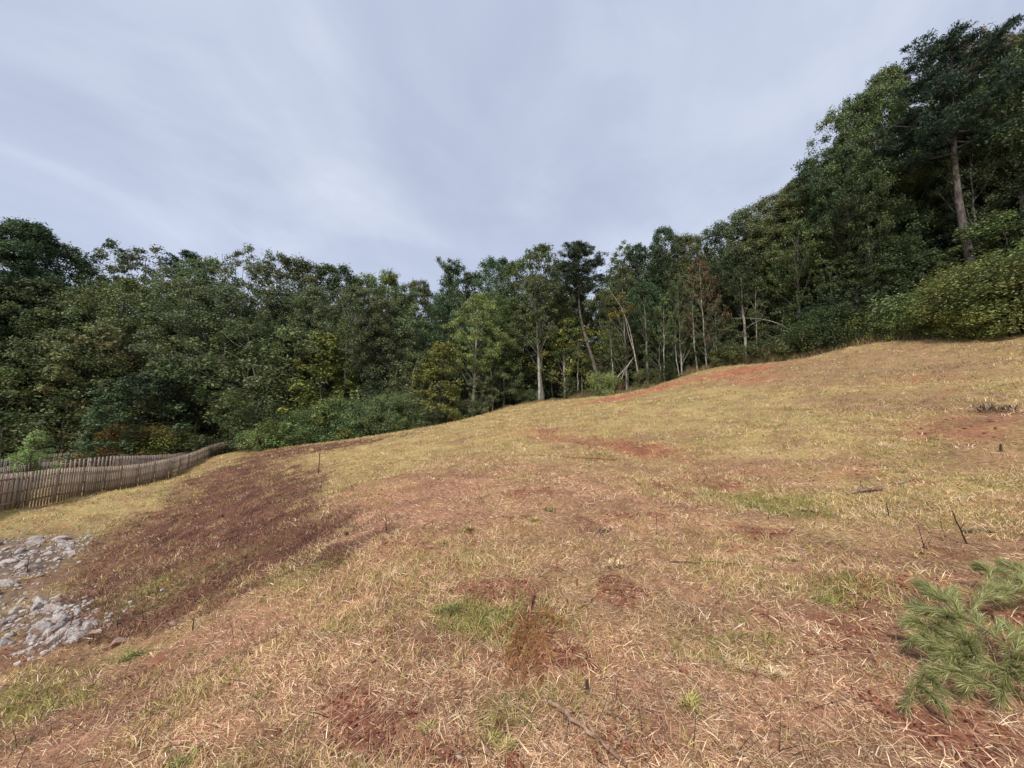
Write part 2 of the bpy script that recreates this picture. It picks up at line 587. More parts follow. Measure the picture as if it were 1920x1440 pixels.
def unit(v):
    return v / (np.linalg.norm(v, axis=-1, keepdims=True) + 1e-9)


# ------------------------------------------------------------------ the ground sheet
RNG = np.random.default_rng(7)


def patches(x, y):
    return fbm(x, y, 0.55, 91, 4) + 0.25 * (fbm(x, y, 5, 95, 2) - 0.5) - 0.10 * np.clip((np.hypot(x, y) - 5) / 10, 0, 1) > 0.70


def pick_ground(x, y):
    """base colour of the bare ground below the litter"""
    d = np.hypot(x, y)
    nl = fbm(x, y, 2.6, 71, 4)[:, None]
    nf = fbm(x, y, 0.5, 81, 3)[:, None]
    nm = fbm(x, y, 0.9, 85, 4)[:, None]
    grass = np.array([0.31, 0.235, 0.105]) * (0.7 + 0.6 * nl)  # kept dark: shade between the grass tufts is put into this colour
    dead = np.array([0.23, 0.135, 0.085])
    grass = grass + (dead - grass) * np.clip((nm - 0.52) * 4, 0, 0.7)
    straw = np.array([0.27, 0.145, 0.09]) * (0.55 + 0.9 * nf)
    k = np.clip((d[:, None] - 6) / 9 + (nl - 0.5) * 3.0, 0, 1)
    c = straw * (1 - k) + grass * k

    def over(c, m, col):
        m = np.asarray(m, float)
        m = m[:, None] if m.ndim == 1 else m
        return c + (col - c) * m
    c = over(c, softmask('dull', x, y, 1.5) * 0.6, dead * 1.1)
    c = over(c, softmask('straw', x, y, 1.6) * 0.5, straw * 1.2)
    c = over(c, softmask('brown', x, y, 1.0), np.array([0.125, 0.062, 0.043]) * (0.5 + 1.0 * nf))
    c = over(c, softmask('faint', x, y, 1.4) * 0.5, np.array([0.17, 0.09, 0.062]) * (0.5 + 1.0 * nf))
    c = over(c, softmask('lush', x, y, 1.2) * 0.8, np.array([0.19, 0.175, 0.06]))
    rc = np.array([0.22, 0.083, 0.052]) * (0.5 + 1.0 * nf) * np.clip(0.75 + d[:, None] / 45, 0.6, 1.5)
    c = over(c, np.clip(softmask('red', x, y, 1.2) * 1.1, 0, 1) * 0.95, rc)
    c = over(c, patches(x, y) * 0.6, rc)
    c = over(c, softmask('rock', x, y, 0.9), np.array([0.14, 0.10, 0.08]) * (0.6 + 0.8 * nf))
    fld = in_field(x, y)[:, None]
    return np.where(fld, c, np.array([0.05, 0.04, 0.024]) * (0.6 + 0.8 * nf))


def build_ground():
    rings = np.exp(np.linspace(math.log(0.35), math.log(160), 430))
    rings = np.concatenate([[0.0], rings, [200, 260, 340, 450, 600, 800]])
    half = math.radians(64)
    af = np.linspace(-half, half, 620)
    ab = np.linspace(half, 2 * PI - half, 110)[1:-1]
    ang = np.concatenate([af, ab])
    R, A = np.meshgrid(rings, ang, indexing='ij')
    x = (R * np.sin(A)).ravel(); y = (R * np.cos(A)).ravel()
    z = hz(x, y)
    g = G()
    nr, na_ = len(rings), len(ang)
    i = np.arange(nr - 1)[:, None] * na_
    j = np.arange(na_)[None]
    q = np.stack([i + j, i + na_ + j, i + na_ + (j + 1) % na_, i + (j + 1) % na_], -1).reshape(-1, 4)
    q = q[:, ::-1]
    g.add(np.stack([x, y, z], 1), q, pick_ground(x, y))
    o = obj('ground', g.mesh('ground', M_ground, smooth=True), kind='structure',
            label='mown grassy hillside with red clay showing through')
    return o


build_ground()

# ------------------------------------------------------------------ ground cover


def scatter(n, dmin, dmax, power=0.55):
    """points denser near the viewer: blades far off are too small to count"""
    u = RNG.random(n)
    a = 1.0 - power
    # density in ln d ~ d^-power*const
    k = -power
    d = (dmin ** k + u * (dmax ** k - dmin ** k)) ** (1 / k)
    an = (RNG.random(n) * 2 - 1) * math.radians(60)
    x = d * np.sin(an); y = d * np.cos(an)
    return x, y, d / 1.0


def blades(x, y, length, width, lean, col, droop=0.35, base_lift=0.0, az=None):
    n = len(x)
    z = hz(x, y) + base_lift
    az = RNG.random(n) * 2 * PI if az is None else az
    el = lean
    D = np.stack([np.cos(az) * np.cos(el), np.sin(az) * np.cos(el), np.sin(el)], 1)
    side = np.stack([-np.sin(az), np.cos(az), np.zeros(n)], 1)
    # let the width face a random way
    roll = RNG.random(n) * PI
    up = np.cross(side, D)
    sidev = side * np.cos(roll)[:, None] + up * np.sin(roll)[:, None]
    P0 = np.stack([x, y, z - 0.004], 1)
    P1 = P0 + D * (length * 0.55)[:, None]
    D2 = unit(D + np.stack([np.cos(az), np.sin(az), -0.6 * np.ones(n)], 1) * (droop * RNG.random(n))[:, None])
    P2 = P1 + D2 * (length * 0.45)[:, None]
    w = (width / 2)[:, None]
    V = np.stack([P0 - sidev * w, P0 + sidev * w, P1 + sidev * w * 0.8, P1 - sidev * w * 0.8, P2], 1)
    idx = np.arange(n)[:, None] * 5
    q = idx + np.array([0, 1, 2, 3]); tr = idx + np.array([3, 2, 4])
    return V.reshape(-1, 3), q, tr, np.repeat(col, 5, axis=0)


def add_blades(g, *a, **k):
    V, q, tr, c = blades(*a, **k)
    off = g.n
    g.add(V, q, c)
    g.f.append(tr + off)


def colors(pal, wts, n, jit=0.18):
    pal = np.array(pal)
    i = RNG.choice(len(pal), n, p=np.array(wts) / sum(wts))
    return pal[i] * (1 + (RNG.random((n, 1)) - 0.5) * 2 * jit) * (1 + (RNG.random((n, 3)) - 0.5) * 0.08)


PAL_GRASS = [(0.53, 0.41, 0.185), (0.42, 0.335, 0.125), (0.64, 0.50, 0.28), (0.28, 0.24, 0.08), (0.45, 0.30, 0.135)]
PAL_STRAW = [(0.68, 0.47, 0.30), (0.52, 0.32, 0.205), (0.76, 0.59, 0.40), (0.26, 0.14, 0.09), (0.42, 0.28, 0.14), (0.84, 0.70, 0.52)]
PAL_BROWN = [(0.17, 0.080, 0.053), (0.25, 0.135, 0.092), (0.09, 0.048, 0.036), (0.42, 0.27, 0.185)]
PAL_LUSH = [(0.23, 0.225, 0.065), (0.31, 0.29, 0.09), (0.15, 0.165, 0.055), (0.40, 0.33, 0.13)]


def cover_masks(x, y):
    d = np.hypot(x, y)
    return dict(field=in_field(x, y), brown=mask('brown', x, y, 1.0), red=mask('red', x, y, 1.2),
                lush=mask('lush', x, y), rock=mask('rock', x, y, 0.8), straw=mask('straw', x, y, 1.6),
                patch=patches(x, y),
                gn=fbm(x, y, 1.6, 101, 4), ln=fbm(x, y, 2.6, 71, 4), d=d)


def build_cover():
    # 1. litter of straw and stems lying on the ground
    n = 950000
    x, y, d = scatter(n, 1.1, 62, 0.36)
    m = cover_masks(x, y)
    bare = m['red'] | m['patch']
    keep = m['field'] & ~(bare & (RNG.random(n) < np.where(m['red'], 0.85, 0.62))) & ~(m['rock'] & (RNG.random(n) < 0.6)) & (RNG.random(n) < 0.35 + 1.3 * np.clip(fbm(x, y, 0.28, 131, 3) - 0.25, 0, 1))
    x, y, d = x[keep], y[keep], d[keep]
    m = {k: v[keep] for k, v in m.items()}
    n = len(x)
    strawiness = np.clip(1.3 - (d - 5) / 12 - (m['ln'] - 0.5) * 2.6 + m['straw'] * 0.5, 0.22, 1)
    isstraw = RNG.random(n) < strawiness
    c = np.where(isstraw[:, None], colors(PAL_STRAW, [3.2, 3.6, 1.8, 2.6, 1.3, 0.5], n), colors(PAL_GRASS, [4, 3, 2.5, 1, 2], n))
    deadm = np.clip((fbm(x, y, 0.9, 85, 4) - 0.48) * 4, 0, 0.75) * (d > 5)
    c = np.where((RNG.random(n) < deadm)[:, None], colors([(0.30, 0.18, 0.12), (0.20, 0.12, 0.08), (0.40, 0.27, 0.17)], [3, 2, 2], n), c)
    dl = mask('dull', x, y, 1.5) & (RNG.random(n) < 0.5)
    c = np.where(dl[:, None], colors([(0.33, 0.22, 0.14), (0.24, 0.15, 0.10), (0.42, 0.30, 0.19)], [3, 3, 2], n), c)
    br = (m['brown'] & (RNG.random(n) < np.where(fbm(x, y, 0.8, 181, 4) < 0.44, 0.45, 0.90))) | (mask('faint', x, y, 1.5) & (RNG.random(n) < 0.42))
    c = np.where(br[:, None], colors(PAL_BROWN, [4, 3.4, 2.4, 2.2], n), c)
    c *= (0.60 + 0.8 * fbm(x, y, 0.35, 111, 3))[:, None] * (0.78 + 0.44 * fbm(x, y, 1.8, 171, 3))[:, None]
    s = 0.8 + d * 0.055
    ln = (0.014 + 0.10 * RNG.random(n) ** 2.6) * s
    azb = math.atan2(POLY['brown'][0][7][1] - POLY['brown'][0][3][1], POLY['brown'][0][7][0] - POLY['brown'][0][3][0])
    az = np.where(m['brown'] & (x < 0) & (RNG.random(n) < 0.7), azb + PI * (RNG.random(n) < 0.3) + RNG.normal(0, 0.4, n), RNG.random(n) * 2 * PI)
    ln = np.where(m['brown'], ln * 1.4, ln)
    wd = (0.0014 + 0.0038 * RNG.random(n) ** 2) * (0.75 + d * 0.13)
    g = G()
    add_blades(g, x, y, ln, wd, RNG.random(n) ** 2 * 0.8 + 0.02, c, droop=0.25, base_lift=0.003, az=az)
    obj('straw_litter', g.mesh('straw_litter', M_blade), kind='stuff', label='dry straw and mown stems lying over the slope', cat='straw')
    # chips of chopped stems between the longer ones
    n = 380000
    x, y, d = scatter(n, 1.1, 16, 0.2)
    m = cover_masks(x, y)
    keep = m['field'] & ~((m['red'] | m['patch']) & (RNG.random(n) < 0.75)) & ~m['rock'] & ~m['brown']
    x, y, d = x[keep], y[keep], d[keep]
    n = len(x)
    g = G()
    add_blades(g, x, y, (0.008 + 0.028 * RNG.random(n) ** 2) * (0.8 + d * 0.08), (0.0022 + 0.0035 * RNG.random(n)) * (0.7 + d * 0.12), RNG.random(n) ** 2 * 0.6,
               colors([(0.50, 0.32, 0.21), (0.36, 0.20, 0.135), (0.62, 0.45, 0.30), (0.20, 0.11, 0.075), (0.40, 0.31, 0.14)], [4, 4, 2, 3, 2], n), droop=0.2, base_lift=0.002)
    obj('straw_chips', g.mesh('straw_chips', M_blade), kind='stuff', label='short chips of chopped straw on the ground', cat='straw')
    # 2. standing grass in tufts
    nt_ = 80000
    x, y, d = scatter(nt_, 1.1, 62, 0.12)
    m = cover_masks(x, y)
    dens = np.clip((m['gn'] - 0.47) * 3.2 + np.clip((d - 6) / 16, 0, 0.45), 0.05, 1) * np.where(m['straw'], 0.35, 1.0)
    dens = dens * np.clip(0.42 + (d - 3) / 12, 0.42, 1)
    dens = np.where(m['brown'], 0.6, dens)
    dens = np.where(m['red'] | m['patch'], dens * 0.12, dens)
    dens = np.where(m['rock'], 0.05, dens)
    dens = np.where(m['lush'], 0.25 + 0.75 * (m['gn'] > 0.46), dens)
    keep = m['field'] & (RNG.random(nt_) < dens)
    x, y, d = x[keep], y[keep], d[keep]
    m = {k: v[keep] for k, v in m.items()}
    nt_ = len(x)
    nb_ = 13
    tone = RNG.random(nt_)
    tc_ = np.where((tone < 0.55)[:, None], colors(PAL_GRASS, [4, 3, 2, 2, 1], nt_), np.where((tone < 0.72)[:, None], colors(PAL_LUSH, [3, 3, 1, 3], nt_), colors(PAL_STRAW, [3, 1, 2, 0, 2, 0.4], nt_)))
    tc_ = np.where((m['lush'] & (RNG.random(nt_) < 0.75))[:, None], colors(PAL_LUSH, [4, 3, 2, 2], nt_), tc_)
    tc_ = np.where((m['brown'] & (RNG.random(nt_) < np.where(fbm(x, y, 0.8, 181, 4) < 0.44, 0.4, 0.92)))[:, None], colors(PAL_BROWN, [4, 4, 2, 1.5], nt_), tc_)
    tc_ = np.where((mask('dull', x, y, 1.5) & (RNG.random(nt_) < 0.4))[:, None], colors([(0.33, 0.22, 0.14), (0.24, 0.15, 0.10)], [1, 1], nt_), tc_)
    hgt = (0.045 + 0.06 * RNG.random(nt_)) * (1 + d * 0.03) * np.where(m['lush'], 0.8, 1.0) * (0.6 + 0.8 * fbm(x, y, 0.5, 161, 2))
    rad = (0.02 + 0.05 * RNG.random(nt_)) * (1 + d * 0.09)
    X = np.repeat(x, nb_) + RNG.normal(0, 1, nt_ * nb_) * np.repeat(rad, nb_)
    Y = np.repeat(y, nb_) + RNG.normal(0, 1, nt_ * nb_) * np.repeat(rad, nb_)
    D = np.repeat(d, nb_)
    nn = len(X)
    C = np.repeat(tc_, nb_, axis=0) * (0.75 + 0.5 * RNG.random((nn, 1)))
    g = G()
    add_blades(g, X, Y, np.repeat(hgt, nb_) * (0.6 + 0.7 * RNG.random(nn)), (0.0026 + 0.0022 * RNG.random(nn)) * (0.8 + D * 0.12),
               0.30 + 1.1 * RNG.random(nn), C, droop=0.9)
    obj('grass', g.mesh('grass', M_blade), kind='stuff', label='short yellowing grass growing over the slope', cat='grass')
    # 3. fine dark twigs and stalks on the slope, more of them in the brown growth
    n = 30000
    x, y, d = scatter(n, 1.2, 45, 0.3)
    m = cover_masks(x, y)
    keep = m['field'] & (RNG.random(n) < np.where(m['brown'], 1.0, 0.22))
    x, y, d = x[keep], y[keep], d[keep]
    n = len(x)
    g = G()
    add_blades(g, x, y, (0.10 + 0.16 * RNG.random(n)) * (1 + d * 0.02), (0.003 + 0.003 * RNG.random(n)) * (0.6 + d * 0.09),
               0.1 + RNG.random(n) ** 2 * 1.3, colors([(0.06, 0.035, 0.028), (0.15, 0.08, 0.06), (0.36, 0.23, 0.17)], [3, 3, 3], n), droop=0.2)
    obj('dead_stalks', g.mesh('dead_stalks', M_blade), kind='stuff', label='dead brown weed stalks across the slope', cat='weeds')


build_cover()


def blob_cloud(name, x, y, size, cols, label, seed, kind_cat):
    """small irregular crumbs, one mass"""
    rng = np.random.default_rng(seed)
    n = len(x)
    b_ = np.array([(1, 0, 0), (-0.6, 0.8, 0), (-0.5, -0.9, 0), (0.1, 0.1, 0.8), (0.5, 0.7, 0.35), (-0.2, -0.3, -0.5)], float)
    f_ = np.array([(0, 4, 3), (4, 1, 3), (1, 2, 3), (2, 0, 3), (4, 0, 5), (1, 4, 5), (2, 1, 5), (0, 2, 5)])
    V = b_[None] * (0.7 + 0.6 * rng.random((n, 6, 3)))
    a_ = rng.random(n) * 6.28
    c_, s_ = np.cos(a_)[:, None], np.sin(a_)[:, None]
    V = np.stack([V[..., 0] * c_ - V[..., 1] * s_, V[..., 0] * s_ + V[..., 1] * c_, V[..., 2] * 0.7], -1) * size[:, None, None]
    V += np.stack([x, y, hz(x, y) + size * 0.15], 1)[:, None]
    g = G()
    g.add(V.reshape(-1, 3), (np.arange(n)[:, None, None] * 6 + f_[None]).reshape(-1, 3), np.repeat(cols, 6, axis=0))
    obj(name, g.mesh(name, M_crumb), kind='stuff', label=label, cat=kind_cat)


M_crumb = vcol_mat('clay_crumb', 0.95, noise=40.0, spec=0.05)
x, y, d = scatter(60000, 1.3, 55, 0.3)
m_ = in_field(x, y) & (mask('red', x, y, 1.2) | patches(x, y) | (RNG.random(60000) < 0.03))
x, y, d = x[m_], y[m_], d[m_]
blob_cloud('clay_crumbs', x, y, (0.004 + 0.016 * RNG.random(len(x)) ** 2.5) * (1 + 0.12 * d), colors([(0.23, 0.088, 0.055), (0.17, 0.062, 0.04), (0.31, 0.135, 0.085), (0.33, 0.22, 0.16)], [4, 4, 3, 1], len(x)) * np.clip(0.8 + d[:, None] / 40, 0, 1.6),
           'crumbled red clay lying on the bare patches', 21, 'clay')
# unmown grass and weeds along the edge of the wood
t0_ = RNG.random(60000) * 13 + 1
i0_ = t0_.astype(int)
e_ = FIELD[i0_] + (FIELD[np.minimum(i0_ + 1, len(FIELD) - 1)] - FIELD[i0_]) * (t0_ - i0_)[:, None] + RNG.normal(0, 0.55, (60000, 2))
k_ = fbm(e_[:, 0], e_[:, 1], 1.8, 141, 3) > 0.46
k_ |= (e_[:, 0] > 8) & (RNG.random(60000) < 0.5)
e_ = e_[k_]
n_ = len(e_)
g = G()
hh = (0.30 + 0.85 * fbm(e_[:, 0], e_[:, 1], 1.0, 151, 2)) * (0.5 + 0.7 * RNG.random(n_)) * (0.55 + 0.6 * (e_[:, 0] > 8))
add_blades(g, e_[:, 0], e_[:, 1], hh, 0.012 + 0.02 * RNG.random(n_), 0.9 + 0.6 * RNG.random(n_),
           colors([(0.26, 0.19, 0.10), (0.16, 0.17, 0.07), (0.34, 0.25, 0.15), (0.13, 0.09, 0.06)], [3, 3, 2, 1], n_), droop=0.8)
obj('tall_grass', g.mesh('tall_grass', M_blade), kind='stuff', label='unmown grass and weeds along the edge of the wood', cat='grass')


# ------------------------------------------------------------------ trees
def leaves(g, c, axis, nrm, ln, wd, col):
    """diamond leaves: centre c, long axis, face normal"""
    a = unit(axis)
    b = unit(np.cross(nrm, a))
    a = unit(np.cross(b, nrm))
    V = np.stack([c - a * ln[:, None], c + b * wd[:, None], c + a * ln[:, None], c - b * wd[:, None]], 1)
    n = len(c)
    g.add(V.reshape(-1, 3), np.arange(n)[:, None] * 4 + np.arange(4), np.repeat(col, 4, axis=0))


def clump(g, ctr, rad, n, size, rng, tint, flat=0.75):
    p = unit(rng.normal(0, 1, (n, 3)))
    r = rng.random((n, 1)) ** 0.42
    off = p * r * rad * np.array([1, 1, flat])
    off *= 1 + 0.35 * np.sin(off[:, [0]] * 5.1 / rad + off[:, [1]] * 4.3 / rad)
    nr = unit(p * 0.6 + np.array([0, 0, 0.6]) + rng.normal(0, 0.55, (n, 3)))
    ax = unit(p * np.array([1, 1, 0.3]) + rng.normal(0, 0.6, (n, 3)) - np.array([0, 0, 0.25]))
    s = size * (0.6 + 0.8 * rng.random(n))
    col = np.array(tint)[None] * (0.75 + 0.5 * rng.random((n, 1))) * (1 + (rng.random((n, 3)) - 0.5) * 0.12)
    leaves(g, ctr + off, ax, nr, s, s * 0.55, col)


def bez(p0, p1, p2, n):
    t_ = np.linspace(0, 1, n)[:, None]
    return (1 - t_) ** 2 * p0 + 2 * t_ * (1 - t_) * p1 + t_ ** 2 * p2


def broadleaf(seed, h=20.0, base=0.25, rx=4.6, ncl=85, per=150, size=0.13, tr=0.22, shape='round', lean=0.0, airy=1.0, limb=3, crad=1.0):
    rng = np.random.default_rng(seed)
    tg, lg = G(), G()
    top = np.array([lean * h + rng.normal(0, 0.3), rng.normal(0, 0.3), h * 0.93])
    mid = np.array([lean * h * 0.3 + rng.normal(0, 0.35), rng.normal(0, 0.35), h * 0.5])
    path = bez(np.zeros(3) + np.array([0, 0, -0.6]), mid, top, 14)
    path[1:-1, :2] += rng.normal(0, 0.05, (12, 2))
    tt = np.linspace(0, 1, 14)
    tg.tube(path, tr * (1.15 - tt * 1.05) * np.where(tt < 0.05, 1.3, 1), 8)
    ph = rng.random(4) * 6.28
    for i in range(ncl):
        t_ = rng.random() ** 0.85
        zz = base + (1 - base) * t_
        if shape == 'round':
            env = math.sin(PI * min(1, (t_ * 0.86 + 0.12))) ** 0.65
        elif shape == 'cone':
            env = (1 - t_) ** 0.75 + 0.10
        elif shape == 'high':
            env = math.sin(PI * min(1, (t_ * 0.8 + 0.14))) ** 0.9
        else:
            env = 0.9 - 0.5 * t_ + 0.2 * math.sin(t_ * 14 + seed)
        an = rng.random() * 2 * PI
        lob = 1 + 0.28 * math.sin(2 * an + ph[0] + t_ * 4) + 0.22 * math.sin(3 * an + ph[1] - t_ * 7)
        rr = rx * env * lob * (0.35 + 0.65 * rng.random() ** 0.5)
        k = min(zz / 0.93, 1) * 13
        i0 = int(min(k, 12)); ctrp = path[i0] + (path[i0 + 1] - path[i0]) * (k - i0)
        ctr = np.array([ctrp[0] + math.cos(an) * rr, ctrp[1] + math.sin(an) * rr, zz * h])
        cr = crad * rx * (0.12 + 0.11 * rng.random()) * (1.15 - 0.3 * t_)
        tint = 1.0 + rng.normal(0, 0.16)
        tintv = np.array([tint * (1 + rng.normal(0, 0.06)), tint, tint * (1 + rng.normal(0, 0.07))])
        clump(lg, ctr, cr, int(per * (0.6 + 0.8 * rng.random()) * airy), size, rng, np.clip(tintv, 0.5, 1.6))
        if i % limb == 0:
            za = max(0.12, zz - 0.10 - 0.12 * rr / rx)
            k = min(za / 0.93, 1) * 13
            i0 = int(min(k, 12)); st = path[i0] + (path[i0 + 1] - path[i0]) * (k - i0)
            m_ = (st + ctr) / 2 + np.array([0, 0, -0.05 * rr]) + rng.normal(0, 0.25, 3)
            r0 = tr * (1.1 - za) * 0.27
            tg.tube(bez(st, m_, ctr, 6), np.linspace(r0, r0 * 0.2 + 0.008, 6), 5, cap=False)
    return tg, lg


def pine(seed, h=20.0, base=0.55, rx=3.2, tr=0.25, bend=0.0, nbr=34, per=140, topr=0.6, skew=0.0):
    """long bare trunk, irregular limbs that end in dark needle tufts"""
    rng = np.random.default_rng(seed)
    tg, lg = G(), G()
    tt = np.linspace(0, 1, 20)
    sm = np.clip(tt / 0.62, 0, 1)
    path = np.stack([bend * h * np.sin(tt * PI * 0.9) * (1 - tt * 0.3) - skew * h * sm * sm * (3 - 2 * sm), 0.02 * h * np.sin(tt * 4), tt * h * 0.97 - 0.5 * (tt < 0.01)], 1)
    tg.tube(path, tr * (1.1 - 0.95 * tt), 9)
    for i in range(nbr):
        t_ = (i + rng.random()) / nbr
        zz = base + (0.985 - base) * t_
        env = (math.sin(PI * min(1.0, t_ * 0.75 + 0.22)) ** 0.7) * (1 - topr * t_ * 0.4)
        an = i * 2.4 + rng.normal(0, 0.4)
        rr = rx * env * (0.55 + 0.6 * rng.random())
        k = zz * 19; i0 = int(min(k, 18))
        st = path[i0] + (path[i0 + 1] - path[i0]) * (k - i0)
        en = st + np.array([math.cos(an) * rr, math.sin(an) * rr, rr * (0.12 + 0.35 * t_ + rng.normal(0, 0.1))])
        mm = (st + en) / 2 + np.array([0, 0, -0.08 * rr]) + rng.normal(0, 0.12, 3)
        bp = bez(st, mm, en, 8)
        r0 = tr * 0.28 * (1.1 - 0.6 * t_)
        tg.tube(bp, np.linspace(r0, 0.012, 8), 5, cap=False)
        for j in range(4 + int(rr * 2.2)):
            f_ = 0.35 + 0.65 * rng.random()
            kk = f_ * 7; j0 = int(min(kk, 6))
            c0 = bp[j0] + (bp[j0 + 1] - bp[j0]) * (kk - j0)
            c0 = c0 + rng.normal(0, 0.28, 3) * np.array([1, 1, 0.5]) * (0.5 + rr / 3)
            n = int(per * 0.5)
            p = unit(rng.normal(0, 1, (n, 3)) + np.array([0, 0, 0.45]))
            r = 0.28 + 0.22 * rng.random()
            off = p * r * rng.random((n, 1)) ** 0.5 * np.array([1.25, 1.25, 0.6])
            tint = 1 + rng.normal(0, 0.14)
            col = np.array([tint, tint, tint])[None] * (0.7 + 0.6 * rng.random((n, 1)))
            leaves(lg, c0 + off, p, unit(rng.normal(0, 1, (n, 3)) + [0, 0, 0.8]), np.full(n, 0.13), np.full(n, 0.032), col)
    return tg, lg


def shrub(seed, h=3.0, rx=1.8, ncl=46, per=110, size=0.075, stems=9, weepy=0.0, airy=False):
    rng = np.random.default_rng(seed)
    tg, lg = G(), G()
    for i in range(stems):
        an = rng.random() * 2 * PI
        r = rx * (0.25 + 0.6 * rng.random())
        e = np.array([math.cos(an) * r, math.sin(an) * r, h * (0.6 + 0.35 * rng.random())])
        b0 = np.array([math.cos(an), math.sin(an), 0]) * rx * 0.12 - np.array([0, 0, 0.15])
        tg.tube(bez(b0, e * np.array([0.35, 0.35, 0.6]), e, 7), np.linspace(0.035, 0.009, 7) * h / 3, 5, cap=False)
    for i in range(ncl):
        t_ = rng.random()
        an = rng.random() * 2 * PI
        env = math.sin(PI * (0.22 + 0.68 * t_)) ** 0.6
        rr = rx * env * (0.3 + 0.75 * rng.random() ** 0.6)
        ctr = np.array([math.cos(an) * rr, math.sin(an) * rr, h * (0.06 + 0.88 * t_)])
        tint = 1 + rng.normal(0, 0.17)
        tv = np.array([tint * (1 + rng.normal(0, 0.08)), tint, tint * (1 + rng.normal(0, 0.08))])
        clump(lg, ctr, (0.22 + 0.2 * rng.random()) * rx * (0.7 if airy else 1), int(per * (0.6 + 0.8 * rng.random())), size, rng, np.clip(tv, 0.5, 1.6), 0.75)
    # loose sprays that break the outline
    for i in range(26):
        an = rng.random() * 2 * PI
        r = rx * (0.5 + 0.65 * rng.random())
        e = np.array([math.cos(an) * r, math.sin(an) * r, h * (0.35 + 0.75 * rng.random())])
        m_ = e * np.array([0.6, 0.6, 0.9])
        bp = bez(m_ * 0.7, m_, e, 6)
        tg.tube(bp, np.linspace(0.012, 0.004, 6) * h / 3, 4, cap=False)
        n = 40
        k = rng.random(n) * 5
        i0 = np.minimum(k.astype(int), 4)
        c = bp[i0] + (bp[i0 + 1] - bp[i0]) * (k - i0)[:, None] + rng.normal(0, 0.05 * h / 3, (n, 3))
        tint = np.array([1.1, 1.1, 1.0]) * (1 + rng.normal(0, 0.12))
        leaves(lg, c, rng.normal(0, 1, (n, 3)), unit(rng.normal(0, 0.6, (n, 3)) + [0, 0, 1]), np.full(n, size), np.full(n, size * 0.5), np.tile(tint, (n, 1)))
    return tg, lg


def cedar(seed, h=4.0, rx=1.3, per=60, nw=60):
    """young conifer: short shoots all round, tapering to a tip"""
    rng = np.random.default_rng(seed)
    tg, lg = G(), G()
    tg.tube([(0, 0, -0.2), (0.02, 0, h * 0.5), (0, 0.02, h * 0.97)], [0.06 * h / 4, 0.035 * h / 4, 0.008], 6)
    for i in range(nw):
        t_ = (i + rng.random()) / nw
        an = i * 2.399 + rng.normal(0, 0.2)
        r = rx * (1 - t_) ** 0.8 * (0.7 + 0.45 * rng.random()) + 0.06
        st = np.array([0, 0, h * (0.05 + 0.9 * t_)])
        en = st + np.array([math.cos(an) * r, math.sin(an) * r, r * 0.35])
        bp = bez(st, (st + en) / 2 + [0, 0, -0.05], en, 5)
        tg.tube(bp, np.linspace(0.012, 0.004, 5), 4, cap=False)
        n = int(per * (0.5 + r / rx))
        k = (0.15 + 0.85 * rng.random(n)) * 4
        i0 = np.minimum(k.astype(int), 3)
        c = bp[i0] + (bp[i0 + 1] - bp[i0]) * (k - i0)[:, None] + rng.normal(0, 0.07 * h / 4, (n, 3))
        ax = unit(unit(en - st) + rng.normal(0, 0.5, (n, 3)))
        tint = 1 + rng.normal(0, 0.15)
        leaves(lg, c, ax, unit(rng.normal(0, 0.7, (n, 3)) + [0, 0, 1]), np.full(n, 0.09 * h / 4), np.full(n, 0.028 * h / 4),
               np.ones((n, 3)) * tint * (0.75 + 0.5 * rng.random((n, 1))))
    return tg, lg


PROTO = {}


def proto(key, pair, h, bark):
    tg, lg = pair
    PROTO[key] = (tg.mesh(key + '_trunk', bark, smooth=True, col=False), lg.mesh(key + '_crown', M_leaf), float(np.percentile(np.concatenate(lg.v)[:, 2], 99.7)))


for i in range(4):
    proto('round%d' % i, broadleaf(100 + i, 20, 0.16 + 0.05 * (i % 3), 4.3 + 0.4 * (i % 2), 270, 125, 0.095, 0.20, 'round', crad=0.88), 20, M_bark)
for i in range(2):
    proto('full%d' % i, broadleaf(130 + i, 20, 0.06, 4.2, 270, 120, 0.095, 0.20, 'column', crad=0.88), 20, M_bark)
for i in range(3):
    proto('high%d' % i, broadleaf(150 + i, 20, 0.38 + 0.07 * i, 3.3, 210, 110, 0.09, 0.19, 'high', lean=0.02 * (i - 1), limb=6), 20, M_pale)
for i in range(2):
    proto('airy%d' % i, broadleaf(170 + i, 20, 0.22, 3.6, 190, 75, 0.09, 0.15, 'high', crad=0.8, limb=5), 20, M_pale)
for i in range(2):
    proto('pole%d' % i, broadleaf(180 + i, 14, 0.52, 1.9, 70, 60, 0.085, 0.10, 'high', lean=0.05 * (i * 2 - 1), limb=5, crad=1.0), 14, M_pale)
proto('big0', broadleaf(190, 22, 0.22, 4.9, 330, 210, 0.085, 0.26, 'round', crad=0.8), 22, M_bark)
proto('big1', broadleaf(191, 22, 0.30, 4.6, 320, 210, 0.085, 0.26, 'round', crad=0.8), 22, M_bark)
proto('small0', broadleaf(210, 8, 0.08, 2.4, 130, 80, 0.075, 0.07, 'round'), 8, M_bark)
proto('small1', broadleaf(211, 8, 0.05, 2.1, 130, 80, 0.075, 0.07, 'cone'), 8, M_bark)
proto('small2', broadleaf(212, 8, 0.22, 2.6, 95, 75, 0.075, 0.06, 'high'), 8, M_pale)
proto('pine_near', pine(230, 22, 0.58, 5.0, 0.31, 0.0, 50, 170), 22, M_pinebark)
proto('pine_bent', pine(231, 20, 0.64, 3.7, 0.25, 0.0, 44, 190, skew=0.115), 20, M_pinebark)
proto('pine_far', pine(232, 20, 0.45, 3.4, 0.22, 0.0, 44, 150), 20, M_pinebark)
